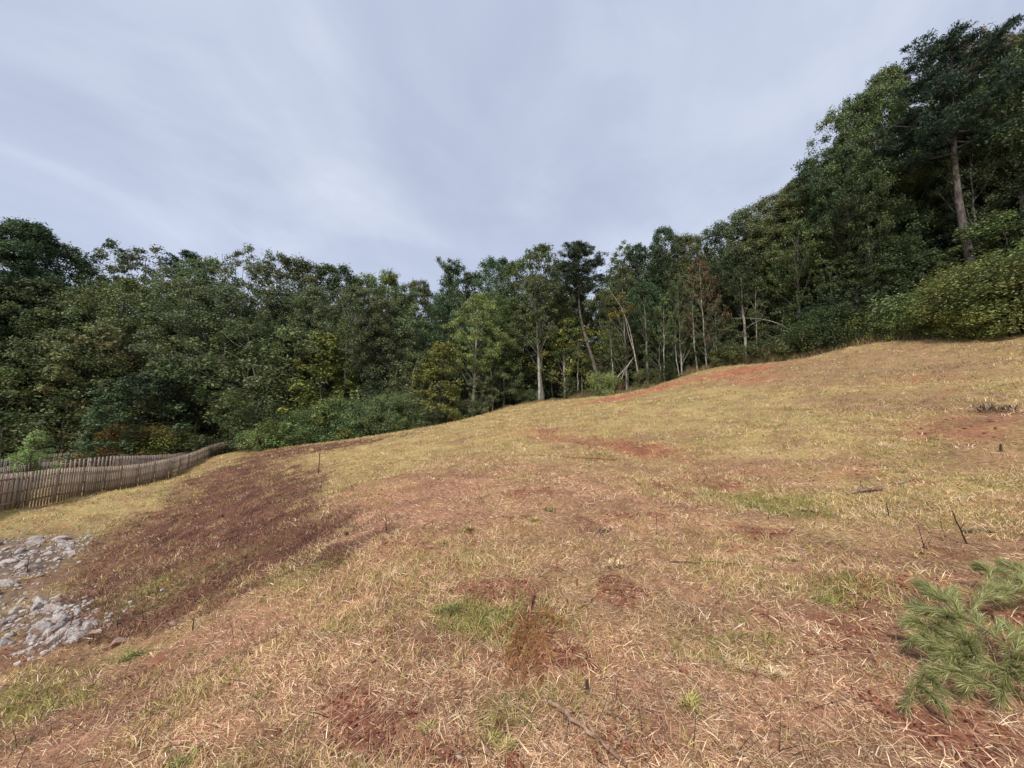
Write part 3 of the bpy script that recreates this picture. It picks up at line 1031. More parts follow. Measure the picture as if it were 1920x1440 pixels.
for i in range(4):
    proto('shrub%d' % i, shrub(250 + i, 3.0, 1.7 + 0.2 * i, 50, 120, 0.07), 3.0, M_bark)
for i in range(3):
    proto('bigshrub%d' % i, shrub(280 + i, 6.0, 3.0, 150, 150, 0.07, 14), 6.0, M_bark)
proto('wispy', shrub(260, 2.4, 1.1, 20, 40, 0.06, 14, airy=True), 2.4, M_tanstick)
for i in range(2):
    proto('cedar%d' % i, cedar(270 + i, 4.0, 1.35), 4.0, M_bark)

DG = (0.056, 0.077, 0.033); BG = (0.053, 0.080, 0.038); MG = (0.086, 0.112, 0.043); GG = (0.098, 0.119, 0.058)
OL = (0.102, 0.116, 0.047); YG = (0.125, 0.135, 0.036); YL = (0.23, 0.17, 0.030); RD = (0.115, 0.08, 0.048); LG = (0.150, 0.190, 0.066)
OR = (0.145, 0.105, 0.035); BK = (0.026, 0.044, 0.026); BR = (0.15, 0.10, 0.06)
NAMES = {'round': 'broadleaf_tree', 'full': 'broadleaf_tree', 'high': 'slender_tree', 'airy': 'slender_tree', 'pole': 'slender_tree', 'big': 'broadleaf_tree', 'small': 'young_tree',
         'pine_': 'pine_tree', 'shrub': 'shrub', 'bigshrub': 'shrub', 'wispy': 'shrub', 'cedar': 'young_conifer'}
CATS = {'broadleaf_tree': 'tree', 'slender_tree': 'tree', 'young_tree': 'tree', 'pine_tree': 'pine tree', 'shrub': 'shrub', 'young_conifer': 'conifer'}
trng = random.Random(5)


def plant(key, px, top, Y, color, label, group=None, wide=1.0, rot=None, jitter=0.10, sink=0.0):
    """stand a tree at depth Y in the direction of pixel column px, tall enough to reach row top"""
    me_t, me_c, h0 = PROTO[key]
    x = (px - 960) / F * Y * (1 / (cp - (720 - 700) / F * sp_))
    z0 = h1(x, Y) - 0.05 - sink
    zt = at(px, top, Y)[2]
    x = at(px, (top + 760) / 2, Y)[0]
    z0 = h1(x, Y) - 0.05 - sink
    if key.startswith('shrub') and zt - z0 > 3.9:
        key = 'bigshrub%d' % (int(key[-1]) % 3)
        me_t, me_c, h0 = PROTO[key]
    s = max(0.2, (zt - z0) / h0)
    nm = 'shrub' if 'shrub' in key else next(v for k, v in NAMES.items() if key.startswith(k))
    e = bpy.data.objects.new(nm, None)
    COL.objects.link(e)
    e.empty_display_size = 0.3
    e.location = (x, Y, z0)
    e.rotation_euler = (0, 0, trng.random() * 6.28 if rot is None else rot)
    w = s ** 0.75 if h0 > 5 else s
    e.scale = (w * wide, w * wide, s)
    e['label'] = label
    e['category'] = CATS[nm]
    if group:
        e['group'] = group
    k = 1 + trng.uniform(-jitter, jitter)
    cc = tuple(v * k * (1 + trng.uniform(-0.06, 0.06)) for v in color)
    obj('trunk' if h0 > 3.5 else 'stem', me_t, e)
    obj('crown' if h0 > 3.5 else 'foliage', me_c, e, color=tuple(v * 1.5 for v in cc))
    return e


# ---- skyline and middle rows, left to right
GB = 'trees of the wood along the skyline'
GM = 'trees of the middle of the wood'
TREES = [
    ('big0', -60, 415, 46, BG, 'dark tree cut off by the left edge at skyline height', GB, 1.2),
    ('big1', 35, 424, 50, BG, 'tall dark tree at the far left whose crown tops the left skyline', GB, 1.2),
    ('round1', 110, 458, 54, DG, 'dark tree just right of the highest crown at the far left', GB, 1.2),
    ('airy0', 205, 462, 60, GG, 'airy tree with sky through its top above the young tree by the fence', GB, 1.3),
    ('airy1', 262, 466, 62, GG, 'loose topped tree left of the dark round crown on the left skyline', GB, 1.3),
    ('pine_far', 342, 474, 74, BK, 'dark round crown poking just over the left skyline', GB, 1.2),
    ('round0', 392, 486, 60, GG, 'grey green tree right of the dark round crown on the skyline', GB, 1.1),
    ('airy1', 452, 468, 58, GG, 'sparse tree with bare twigs against the sky, left one of a pair', GB, 1.1),
    ('airy0', 500, 474, 58, GG, 'sparse tree with bare twigs against the sky, right one of a pair', GB, 1.1),
    ('round2', 560, 487, 62, GG, 'grey green round tree on the skyline right of the sparse pair', GB, 1.2),
    ('round3', 622, 498, 64, DG, 'dark green tree on the skyline above the yellow green maple', GB, 1.2),
    ('round1', 672, 514, 68, GG, 'tree on the falling skyline above the first pale trunk', GB, 1.2),
    ('full0', 722, 510, 72, YG, 'yellow green tree top at the low part of the skyline', GB, 1.1),
    ('round0', 775, 526, 80, OL, 'olive tree at the very lowest dip of the skyline', GB, 1.2),
    ('full1', 848, 490, 66, BG, 'blue green tree with a pointed top right of the skyline dip', GB, 0.9),
    ('round2', 884, 514, 72, BG, 'low blue green tree between two pointed tops of the skyline', GB, 1.0),
    ('round3', 935, 488, 66, BG, 'blue green clustered tree top left of the tall pale green tree', GB, 1.0),
    ('high0', 1016, 465, 60, MG, 'tall green tree top directly left of the dark bent pine', GB, 1.2),
    ('round1', 968, 486, 62, MG, 'green tree behind the pale green tree near the middle', GB, 1.0),
    ('round3', 1052, 496, 68, BG, 'dark tree closing the gap behind the bent pine', GB, 0.9),
    ('airy1', 1172, 460, 60, MG, 'airy green tree top right of the bent pine', GB, 1.1),
    ('high2', 1210, 462, 56, BG, 'dark green tree top between two airy tops right of the bent pine', GB, 1.2),
    ('round0', 1258, 430, 54, BG, 'spreading dark green top with twigs against the sky', GB, 0.9),
    ('round2', 1300, 440, 52, OL, 'yellowish tree top where the skyline starts to climb', GB, 0.9),
    ('round1', 1352, 425, 50, DG, 'dark tree at the foot of the climbing skyline', GB, 1.0),
    ('round3', 1402, 402, 48, GG, 'rounded grey green tree on the climbing skyline', GB, 1.0),
    ('round0', 1450, 370, 46, GG, 'grey green tree with ragged twigs on the climbing skyline', GB, 1.0),
    ('big1', 1502, 345, 43, OL, 'olive brown tree halfway up the climbing skyline', GB, 0.95),
    ('big0', 1552, 305, 41, BG, 'dark blue green tree below the gap in the high right crowns', GB, 0.9),
    ('big1', 1600, 285, 38, DG, 'dark tree left below the tall right crowns', GB, 0.95),
    ('big0', 1645, 185, 39, MG, 'tall tree with sky showing through its left side at the upper right', GB, 0.85),
    ('big1', 1702, 140, 39, MG, 'tall green tree whose crown touches the left of the tall pine', GB, 0.85),
    ('airy0', 1880, 62, 40, BR, 'brown thin topped tree above the upper right forest', GB, 1.2),
    ('big0', 1940, 75, 38, (0.10, 0.085, 0.035), 'orange tinged olive tree at the upper right corner', GB, 1.0),
    ('big1', 2010, 60, 36, OL, 'olive tree cut off by the right edge behind the tall pine', GB, 1.2),
    # middle of the wood
    ('full0', -10, 520, 46, BK, 'dark full crown at the left edge under the highest crown', GM, 1.2),
    ('round2', 80, 530, 48, DG, 'dark layered tree above the fence end at the far left', GM, 1.2),
    ('round3', 235, 530, 50, OL, 'olive green tree with layered boughs above the small young tree', GM, 1.25),
    ('round0', 330, 520, 52, GG, 'grey green tree with broad crown over the yellow brown bush', GM, 1.25),
    ('round1', 425, 535, 52, GG, 'grey brown spreading tree under the sparse skyline pair', GM, 1.2),
    ('full1', 520, 560, 52, DG, 'dark full tree behind the bushes right of the fence corner', GM, 1.1),
    ('round2', 590, 545, 54, GG, 'grey green crown above the yellow green maple', GM, 1.1),
    ('high1', 668, 540, 53, GG, 'tree on the first bright pale trunk left of the middle', GM, 1.1),
    ('round3', 715, 560, 56, GG, 'grey green crown right of the first pale trunk', GM, 1.1),
    ('full0', 762, 545, 58, GG, 'broad grey green tree under the dip of the skyline', GM, 1.1),
    ('round1', 830, 560, 60, BG, 'blue green tree behind the yellowish conical tree', GM, 1.0),
    ('high0', 888, 553, 54, LG, 'pale green tree on a straight whitish trunk at the end of the bushes', GM, 1.25),
    ('full1', 945, 560, 58, MG, 'mid green full tree in the middle of the wood', GM, 1.0),
    ('high1', 1012, 520, 57, GG, 'tall tree on a thick whitish trunk near the middle', GM, 1.2),
    ('high0', 1058, 560, 57, MG, 'slim tree on a pale trunk behind the young conifer', GM, 0.9),
    ('round0', 1130, 545, 60, OL, 'olive crown behind the leaning twin stems', GM, 1.0),
    ('high2', 1212, 530, 51, BG, 'slim tree on a straight white trunk right of the leaning stems', GM, 1.1),
    ('airy1', 1172, 500, 54, OL, 'thin olive tree above the leaning twin stems', GM, 0.9),
    ('airy0', 1322, 485, 46.5, RD, 'thin reddish tree with forking pale stems', GM, 0.8),
    ('airy1', 1275, 520, 48, MG, 'thin green tree left of the reddish forked tree', GM, 0.8),
    ('round2', 1290, 545, 54, BG, 'dark blue green crown behind the reddish forked tree', GM, 1.0),
    ('high2', 1396, 470, 45, DG, 'dark tree on a thin pale trunk above the bowed sapling', GM, 1.2),
    ('high1', 1497, 420, 41, MG, 'green tree on twin pale trunks beside the bowed sapling', GM, 1.2),
    ('round1', 1450, 450, 45, DG, 'dark crown between the bowed sapling and the climbing skyline', GM, 1.0),
    ('high0', 1640, 400, 37, DG, 'tree on a crooked bright trunk left of the tall pine', GM, 1.1),
    ('big0', 1560, 400, 40, DG, 'dark crown behind the crooked bright trunk', GM, 0.9),
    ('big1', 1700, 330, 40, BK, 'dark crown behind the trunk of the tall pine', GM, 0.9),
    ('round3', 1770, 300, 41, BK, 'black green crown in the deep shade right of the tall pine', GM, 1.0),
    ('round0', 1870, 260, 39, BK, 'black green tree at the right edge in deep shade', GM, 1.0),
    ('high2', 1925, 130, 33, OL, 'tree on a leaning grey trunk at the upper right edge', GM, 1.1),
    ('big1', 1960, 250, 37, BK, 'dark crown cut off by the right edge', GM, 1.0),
]
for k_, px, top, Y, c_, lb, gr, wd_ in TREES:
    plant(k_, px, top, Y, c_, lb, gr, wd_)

plant('pine_near', 1822, 78, 31.5, BK, 'tall dark pine with a long bare trunk above the right bushes', None, 1.0, rot=0.6)
plant('pine_bent', 1121, 456, 53, (0.038, 0.052, 0.032), 'dark pine with a curved bare trunk and round ragged crown', None, 1.0, rot=0.0)

# ---- low edge of the wood
GE = 'small trees and bushes along the edge of the wood'
EDGE_PLANTS = [
    ('small0', 30, 640, 44, DG, 'dark small tree at the left edge behind the fence', 1.3),
    ('small0', 130, 650, 45, DG, 'dark rounded small tree behind the light green sapling', 1.4),
    ('small1', 212, 712, 40, BG, 'bushy blue green young tree standing behind the fence', 1.3),
    ('small0', 195, 612, 46, OL, 'olive small tree with a crooked light limb above the bushy young tree', 1.4),
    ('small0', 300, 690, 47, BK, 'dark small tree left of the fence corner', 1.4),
    ('small0', 385, 660, 50, DG, 'dark green small tree behind the fence corner', 1.5),
    ('small2', 480, 610, 49, MG, 'green small tree with arching boughs right of the fence corner', 1.6),
    ('small0', 548, 605, 50, MG, 'green small tree left of the yellow green maple', 1.5),
    ('small1', 615, 628, 49.5, YG, 'yellow green maple left of the first pale trunk', 1.5),
    ('small1', 820, 640, 51, YG, 'yellowish conical tree right of the middle bushes', 1.5),
    ('small2', 775, 660, 53, OL, 'olive small tree behind the middle bushes', 1.3),
    ('small0', 905, 700, 53.5, GG, 'grey green sapling beside the straight whitish trunk', 1.0),
    ('small1', 700, 690, 51, DG, 'dark sapling right of the first pale trunk', 1.1),
    ('cedar0', 1067, 702, 55, MG, 'bright green young conifer at the field edge', 1.3),
    ('cedar1', 1255, 672, 47.5, DG, 'dark young conifer below the reddish tree', 1.5),
    ('small2', 1062, 600, 58, YG, 'yellow green low boughs around the slim pale trunk', 1.4),
    ('small2', 1150, 640, 55, OL, 'olive low boughs behind the leaning twin stems', 1.4),
    ('small2', 1240, 600, 50, DG, 'dark sapling in front of the straight white trunk', 1.2),
    ('small0', 1310, 620, 48, DG, 'dark low tree at the foot of the reddish forked tree', 1.1),
    ('small0', 1348, 600, 46, DG, 'dark sapling left of the bowed sapling', 1.1),
    ('small2', 1470, 575, 42, MG, 'green low boughs in front of the twin pale trunks', 1.2),
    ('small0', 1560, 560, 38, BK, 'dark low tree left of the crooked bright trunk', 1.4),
    ('small0', 1610, 500, 37, DG, 'dark small tree in front of the crooked bright trunk', 1.4),
    ('small0', 1700, 480, 36, DG, 'dark spreading small tree left of the pine trunk', 1.6),
    ('small0', 1905, 400, 31, MG, 'green small tree right of the pine trunk at the right edge', 1.5),
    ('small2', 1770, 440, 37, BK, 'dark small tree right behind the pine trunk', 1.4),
]
for k_, px, top, Y, c_, lb, wd_ in EDGE_PLANTS:
    plant(k_, px, top, Y, c_, lb, GE, wd_)

GS = 'bushes along the edge of the field'
SHRUBS = [
    ('small1', 68, 808, 27.0, (0.15, 0.195, 0.075), 'light green sapling standing among the fences at the left', 1.1),
    ('shrub1', 262, 795, 44, OR, 'yellow brown bush behind the fence', 1.6),
    ('shrub2', 305, 800, 45, YG, 'yellow olive bush right of the yellow brown bush', 1.5),
    ('shrub0', 350, 815, 46, GG, 'grey green bush behind the fence near its corner', 1.4),
    ('shrub3', 395, 818, 50, GG, 'pale thin bush just left of the fence corner', 1.1),
    ('shrub3', 492, 802, 45.5, LG, 'bright green bramble mound at the fence corner', 1.15),
    ('shrub1', 528, 786, 46, LG, 'bright green bramble mound, second from the fence corner', 1.4),
    ('shrub2', 500, 752, 48, GG, 'pale leaved bush above the bramble mounds', 1.3),
    ('shrub0', 560, 770, 47.5, (0.105, 0.145, 0.058), 'mid green bush right of the bramble mounds', 1.3),
    ('shrub1', 598, 758, 48, (0.105, 0.145, 0.058), 'green bush below the yellow green maple', 1.3),
    ('shrub2', 640, 745, 48.5, (0.105, 0.145, 0.058), 'bush directly below the first pale trunk', 1.3),
    ('shrub3', 682, 748, 49, (0.098, 0.136, 0.062), 'dense bush right of the first pale trunk', 1.2),
    ('shrub0', 722, 738, 49.5, (0.098, 0.136, 0.062), 'tall bush in the middle of the bush row', 1.2),
    ('shrub1', 760, 742, 50, (0.105, 0.145, 0.058), 'dense bush left of the yellowish conical tree', 1.2),
    ('shrub2', 800, 752, 51, GG, 'grey green bush at the foot of the yellowish conical tree', 1.1),
    ('cedar0', 842, 742, 51.5, MG, 'small green conifer near the right end of the bush row', 1.5),
    ('shrub1', 846, 780, 50.8, (0.19, 0.075, 0.04), 'low reddish bush at the right end of the bush row', 0.9),
    ('shrub2', 880, 748, 54, GG, 'bush around the straight whitish trunk', 1.0),
    ('shrub0', 985, 728, 58, MG, 'round bush at the foot of the thick whitish trunk', 1.2),
    ('shrub1', 1000, 738, 58.2, MG, 'low bush just right of the thick whitish trunk', 1.0),
    ('shrub3', 1132, 698, 52.5, LG, 'light green bush between the bent pine and the leaning stems', 1.0),
    ('wispy', 1100, 728, 54, BR, 'thin brown weeds between the young conifer and the bent pine', 1.4),
    ('wispy', 1162, 712, 52, BR, 'thin brown weeds left of the leaning stems', 1.2),
    ('shrub2', 1212, 690, 50, OL, 'olive bush at the foot of the straight white trunk', 0.9),
    ('wispy', 1300, 682, 47.5, BR, 'thin brown weeds right of the dark young conifer', 1.2),
    ('shrub0', 1365, 648, 45, OL, 'olive bush at the foot of the dark wood', 1.2),
    ('shrub1', 1405, 640, 43, MG, 'low green bush under the bowed sapling', 1.3),
    ('wispy', 1440, 646, 42, BR, 'brown weed clump under the bowed sapling', 1.5),
    ('wispy', 1480, 640, 40.5, BR, 'brown weed clump in front of the twin pale trunks', 1.5),
    ('shrub2', 1510, 612, 40, MG, 'green bush right of the twin pale trunks', 1.2),
    ('shrub3', 1550, 580, 38.5, DG, 'dark green bush halfway along the right bushes', 1.3),
    ('shrub0', 1590, 578, 37.5, DG, 'dark green bush left of the crooked bright trunk foot', 1.3),
    ('wispy', 1545, 632, 38, BR, 'brown weed clump below the dark green bushes', 1.4),
    ('wispy', 1590, 622, 36.6, BR, 'brown weed clump left of the tan bush', 1.4),
    ('shrub1', 1640, 590, 35.5, (0.145, 0.165, 0.055), 'olive tan bush below the crooked bright trunk', 1.3),
    ('shrub2', 1690, 575, 34, (0.11, 0.15, 0.06), 'green bush right of the olive tan bush', 1.3),
    ('shrub3', 1735, 548, 32.5, (0.11, 0.15, 0.06), 'green bush left of the pine trunk foot', 1.3),
    ('shrub0', 1768, 540, 31.6, (0.15, 0.19, 0.07), 'light green bush in front of the pine trunk foot', 1.3),
    ('shrub1', 1815, 556, 29.4, (0.145, 0.165, 0.055), 'olive feathery bush lowest in the right brush', 1.35),
    ('shrub2', 1850, 500, 29, (0.145, 0.165, 0.055), 'tall olive bush right of the pine trunk', 1.5),
    ('shrub3', 1900, 478, 27, (0.145, 0.165, 0.055), 'tall olive bush against the right edge', 1.5),
    ('shrub1', 1895, 560, 26.4, (0.145, 0.165, 0.055), 'brownish bush at the right edge of the field', 1.3),
    ('shrub0', 1960, 470, 26, MG, 'bush mostly cut off by the right edge', 1.5),
    ('shrub3', 1700, 600, 32.6, LG, 'low light green bush at the field edge left of the feathery bush', 1.1),
    ('shrub2', 1745, 600, 31, MG, 'low green bush beside the feathery bush', 1.1),
]
for k_, px, top, Y, c_, lb, wd_ in SHRUBS:
    plant(k_, px, top, Y, c_, lb, GS, wd_)

for k_, px, top, Y, lb in [('pole0', 1243, 560, 48, 'thin pale pole tree left of the dark young conifer'), ('pole1', 1272, 590, 47.5, 'thin pale pole tree right of the dark young conifer'),
                           ('pole0', 1150, 600, 52, 'thin pale pole tree left of the leaning stems'), ('pole1', 1345, 560, 46, 'thin pale pole tree right of the reddish forked tree'),
                           ('pole0', 925, 610, 57, 'thin pale pole tree right of the straight whitish trunk'), ('pole1', 1420, 520, 43.5, 'thin pale pole tree above the bowed sapling'),
                           ('pole0', 1080, 600, 55.5, 'thin pale pole tree between the young conifer and the bent pine'), ('pole1', 640, 590, 50, 'thin pale pole tree among the bushes left of the first pale trunk'),
                           ('pole0', 1565, 470, 38, 'thin pale pole tree above the dark green right bushes'), ('pole1', 1305, 520, 47, 'thin pale pole tree left of the reddish forked tree')]:
    plant(k_, px, top, Y, MG, lb, GE, 0.9)

# ---- slender trunks standing in the dark of the wood, too alike to be told apart
for px, Y, top in [(745, 56, 600), (585, 55, 600), (800, 58, 610), (925, 62, 600), (975, 64, 590), (1090, 60, 560), (1192, 56, 560), (1145, 60, 560), (1236, 54, 560),
                   (1262, 52, 540), (1340, 49, 520), (1375, 48, 520), (1425, 46, 480), (1520, 43, 440), (1590, 40, 400), (1670, 38, 380), (1740, 37, 330),
                   (1845, 33, 250), (440, 55, 600), (350, 54, 600), (150, 52, 560), (690, 58, 600), (1035, 63, 560), (860, 60, 600)]:
    plant('high%d' % trng.randrange(3), px, top, Y, DG, 'slender grey trunked tree in the dark inside of the wood', 'slender trees in the dark inside of the wood', 0.8)


# ---- bowed and leaning stems at the edge of the wood
def stem_thing(name, paths, rad, mat, label, cat='stem', leaf=None, base=None):
    """leaning or bowed stems; every path is a list of (px, py, depth)"""
    P = [[at(*q) for q in p] for p in paths]
    o0 = P[0][0]
    g = G()
    for i, p in enumerate(P):
        p = np.array(p)
        n = 12
        t_ = np.linspace(0, len(p) - 1, n)
        q = np.stack([np.interp(t_, range(len(p)), p[:, k]) for k in range(3)], 1)
        for _ in range(2):
            q[1:-1] = (q[:-2] + 2 * q[1:-1] + q[2:]) / 4
        r = rad if i == 0 else rad * 0.55
        g.tube(q - o0, np.linspace(r, r * 0.4, n), 6)
    if leaf:
        e = obj(name, None, label=label, cat=cat, loc=o0)
        obj('trunk', g.mesh(name, mat, smooth=True, col=False), e)
        lg = G(); rng = np.random.default_rng(len(label))
        for (px, py, Y, r, n) in leaf[1]:
            clump(lg, at(px, py, Y) - o0, r, n, 0.09, rng, (1, 1, 1), 0.55)
        obj('crown', lg.mesh(name + '_leaves', M_leaf), e, color=leaf[0])
        return e
    return obj(name, g.mesh(name, mat, smooth=True, col=False), label=label, cat=cat, loc=o0)


stem_thing('leaning_tree', [[(1199, 716, 50), (1190, 665, 50), (1180, 610, 50), (1165, 580, 50)], [(1192, 670, 50), (1176, 620, 50), (1172, 585, 50), (1140, 540, 50)]], 0.10, M_pale,
           'leaning twin stemmed pale tree at the edge of the field', 'tree', (YL, [(1170, 585, 50, 1.0, 180), (1150, 590, 50, 0.9, 150), (1185, 575, 50, 0.8, 150), (1160, 560, 50, 0.9, 120)]))
stem_thing('fallen_tree', [[(1157, 708, 51), (1175, 688, 51), (1190, 668, 51)], [(1165, 712, 50.5), (1170, 697, 50.7), (1180, 684, 51)]], 0.09, M_pale,
           'thin broken trunk propped against the leaning twin stems', 'trunk')
stem_thing('bowed_sapling', [[(1486, 622, 40.5), (1462, 606, 41), (1430, 598, 41.5), (1400, 596, 42), (1370, 597, 42)], [(1425, 600, 41.5), (1405, 610, 41.5), (1390, 625, 41.5)]], 0.045, M_pale,
           'bowed sapling arching low over the dark opening in the wood', 'tree', (OL, [(1410, 596, 41.8, 0.6, 60), (1385, 604, 42, 0.8, 90), (1425, 590, 41.5, 0.6, 60), (1368, 615, 42, 0.9, 100), (1392, 628, 41.5, 0.7, 80)]))
stem_thing('dead_tree', [[(950, 770, 60), (968, 720, 61), (984, 670, 62)]], 0.09, M_bark, 'dark leaning trunk left of the thick whitish trunk', 'trunk')


# ---- the rest of the wood, one mass behind the trees one can tell apart
def build_wood():
    rng = np.random.default_rng(3)
    lg = G()
    spots = []
    tr = [(t_[1], t_[2], t_[3]) for t_ in TREES if t_[6] == GB]
    tr.sort()
    pxs = np.array([q[0] for q in tr]); tops = np.array([q[1] for q in tr]); Ys = np.array([q[2] for q in tr])
    for i in range(900):
        px = rng.uniform(-420, 2350)
        tp = np.interp(px, pxs, tops); Y0 = np.interp(px, pxs, Ys)
        Y = Y0 + rng.uniform(1, 34)
        if px > 1950 or px < -100:
            Y = max(22 if px > 1950 else 40, Y0 + rng.uniform(-6, 30) - (px - 1950) * 0.02 * (px > 1950))
        x = (px - 960) / F * Y
        z0 = h1(x, Y)
        zt = at(px, tp + 30 + rng.uniform(0, 60), Y)[2]
        h = min(zt - z0, 24)
        if h < 5:
            continue
        nc = 26
        for k in range(nc):
            t_ = rng.random()
            r = 3.6 * math.sin(PI * (0.15 + 0.75 * t_)) * rng.random() ** 0.5
            an = rng.random() * 6.28
            tint = np.array(DG) * rng.uniform(1.0, 2.1)
            clump(lg, np.array([x + r * math.cos(an), Y + r * math.sin(an), z0 + h * (0.02 + 0.95 * t_)]), 0.9 + 0.5 * rng.random(), 42 if Y > 46 else 110, 0.20 if Y > 46 else 0.11, rng, tint, 0.7)
    obj('wood', lg.mesh('wood', M_leaf), kind='stuff', label='dark dense wood filling the hillside behind the nearer trees', cat='wood', color=(1, 1, 1))


build_wood()


# ------------------------------------------------------------------ fences
def fence(name_label, line, pick_h, tint, seed, post_every=2.4, gap=0.045, drop=0.0, pitch=0.175):
    rng = np.random.default_rng(seed)
    P = np.array(line, float)
    seg = np.hypot(*np.diff(P[:, :2], axis=0).T)
    cum = np.concatenate([[0], np.cumsum(seg)])
    tot_ = cum[-1]

    def pos(s):
        x, y = np.interp(s, cum, P[:, 0]), np.interp(s, cum, P[:, 1])
        x2, y2 = np.interp(min(s + .05, tot_), cum, P[:, 0]), np.interp(min(s + .05, tot_), cum, P[:, 1])
        x1, y1 = np.interp(max(s - .05, 0), cum, P[:, 0]), np.interp(max(s - .05, 0), cum, P[:, 1])
        u = np.array([x2 - x1, y2 - y1]); u /= np.linalg.norm(u)
        return x, y, u

    def topz(s):
        return np.interp(s, cum, P[:, 2])
    root = obj('picket_fence', None, label=name_label, cat='fence')
    nb = max(1, int(round(tot_ / post_every)))
    L_ = tot_ / nb
    tint = np.array(tint)
    for b_ in range(nb + 1):
        s = b_ * L_
        x, y, u = pos(s)
        gz = topz(s) - pick_h
        g = G()
        g.box(x - u[1] * -0.0, y, gz - 0.5, gz + pick_h - 0.06, u[0], u[1], 0.10, 0.10, tint * rng.uniform(0.75, 0.95))
        obj('post', g.mesh('post', M_wood), root)
        if b_ == nb:
            break
        g = G()
        k = 0
        q = s + 0.08
        while q < s + L_ - 0.04:
            x, y, u = pos(q)
            nx, ny = -u[1], u[0]
            sd_ = 1 if k % 2 == 0 else -1
            zt = topz(q) + rng.normal(0, 0.012)
            zb = zt - pick_h + rng.normal(0, 0.02)
            g.box(x + nx * 0.092 * sd_, y + ny * 0.092 * sd_, zb, zt, u[0], u[1], 0.125, 0.018, tint * rng.uniform(0.78, 1.2) * (1 + rng.normal(0, 0.03, 3)), lift=rng.normal(0, 0.004))
            q += pitch * 0.5 if False else (0.125 + gap) / 1.0 * 0.72
            k += 1
        pan = obj('picket_panel', g.mesh('picket_panel', M_wood), root)
        for hr in (0.22, 0.52, 0.85):
            g = G()
            xa, ya, u = pos(s + 0.05); xb, yb, _ = pos(s + L_ - 0.05)
            za, zb_ = topz(s + 0.05) - pick_h * (1 - hr), topz(s + L_ - 0.05) - pick_h * (1 - hr)
            A = np.array([xa, ya, za]); B = np.array([xb, yb, zb_])
            d_ = unit(B - A); sidev = unit(np.cross(d_, [0, 0, 1])) * 0.019; up = np.array([0, 0, 0.045])
            V = [A - sidev - up, A + sidev - up, A + sidev + up, A - sidev + up, B - sidev - up, B + sidev - up, B + sidev + up, B - sidev + up]
            g.add(V, [(0, 1, 2, 3), (7, 6, 5, 4), (0, 4, 5, 1), (1, 5, 6, 2), (2, 6, 7, 3), (3, 7, 4, 0)], tint * rng.uniform(0.8, 1.0))
            obj('rail', g.mesh('rail', M_wood), pan)


def fline(pts_):
    return [tuple(at(*p)) for p in pts_]


FENCE_H = 1.85
nearline = fline([(-140, 905, 15.2), (-60, 895, 16.8), (0, 889, 18.5), (60, 884, 20.0), (100, 879, 21.5), (160, 876, 24.3), (220, 874, 28), (270, 869, 31.5), (325, 858, 36), (360, 849, 40.5), (395, 835, 46.5), (430, 825, 51)])
fence('long weathered picket fence nearest the camera, climbing to a corner beside the green bushes', nearline, FENCE_H, (0.36, 0.285, 0.225), 1)
cx_, cy_, cz_ = nearline[-1]
fence('short end of picket fence turning away from the corner behind the bramble mound', [(cx_ + 0.12, cy_ + 0.02, cz_), (cx_ + 2.2, cy_ + 0.9, cz_ - 0.35)], FENCE_H, (0.34, 0.27, 0.22), 2)
fence('middle weathered picket fence, its gapped top showing just over the long front fence', fline([(-120, 892, 21), (0, 878, 25), (60, 869, 27.5), (110, 864, 30), (210, 855, 34), (260, 854, 37), (320, 852, 42), (380, 842, 48), (415, 832, 53.5)]), 1.9, (0.33, 0.26, 0.23), 3, gap=0.10)
fence('farthest picket fence, small and greyish, running behind the light green sapling', fline([(-100, 866, 34), (0, 861, 37), (100, 851, 40), (160, 847, 42), (300, 844, 47), (350, 842, 52)]), 1.8, (0.17, 0.165, 0.14), 4, gap=0.10)

# ------------------------------------------------------------------ stake
x, y = gp(597, 892)
g = G()
g.box(0, 0, -0.2, 0.98, 1, 0, 0.035, 0.012, (1, 1, 1))
g.box(0, 0.02, -0.2, 0.975, 1, 0, 0.009, 0.028, (1, 1, 1))
for k in range(5):
    g.box(0, -0.012, 0.25 + 0.14 * k, 0.27 + 0.14 * k, 1, 0, 0.018, 0.012, (1, 1, 1))
st_ = obj('stake', g.mesh('stake', M_stake, col=False), label='dark upright metal stake standing alone in the grass', cat='stake', loc=(x, y, h1(x, y)))


# ------------------------------------------------------------------ rocks
def rock_mesh(seed, mat, flat=0.6, n=3):
    rng = np.random.default_rng(seed)
    import bmesh
    bm = bmesh.new()
    bmesh.ops.create_icosphere(bm, subdivisions=n, radius=1.0)
    planes = [unit(rng.normal(0, 1, 3)) for _ in range(9)]
    offs = [rng.uniform(0.5, 0.85) for _ in planes]
    ph = rng.random(3) * 6
    for v in bm.verts:
        p = np.array(v.co)
        for pl, o in zip(planes, offs):
            d = p @ pl
            if d > o:
                p = p - pl * (d - o) * 0.92
        p *= 1 + 0.05 * math.sin(5 * p[0] + ph[0]) * math.sin(6 * p[1] + ph[1])
        v.co = p * np.array([1, 0.75, flat])
    me = bpy.data.meshes.new('rock')
    bm.to_mesh(me); bm.free()
    me.materials.append(mat)
    return me


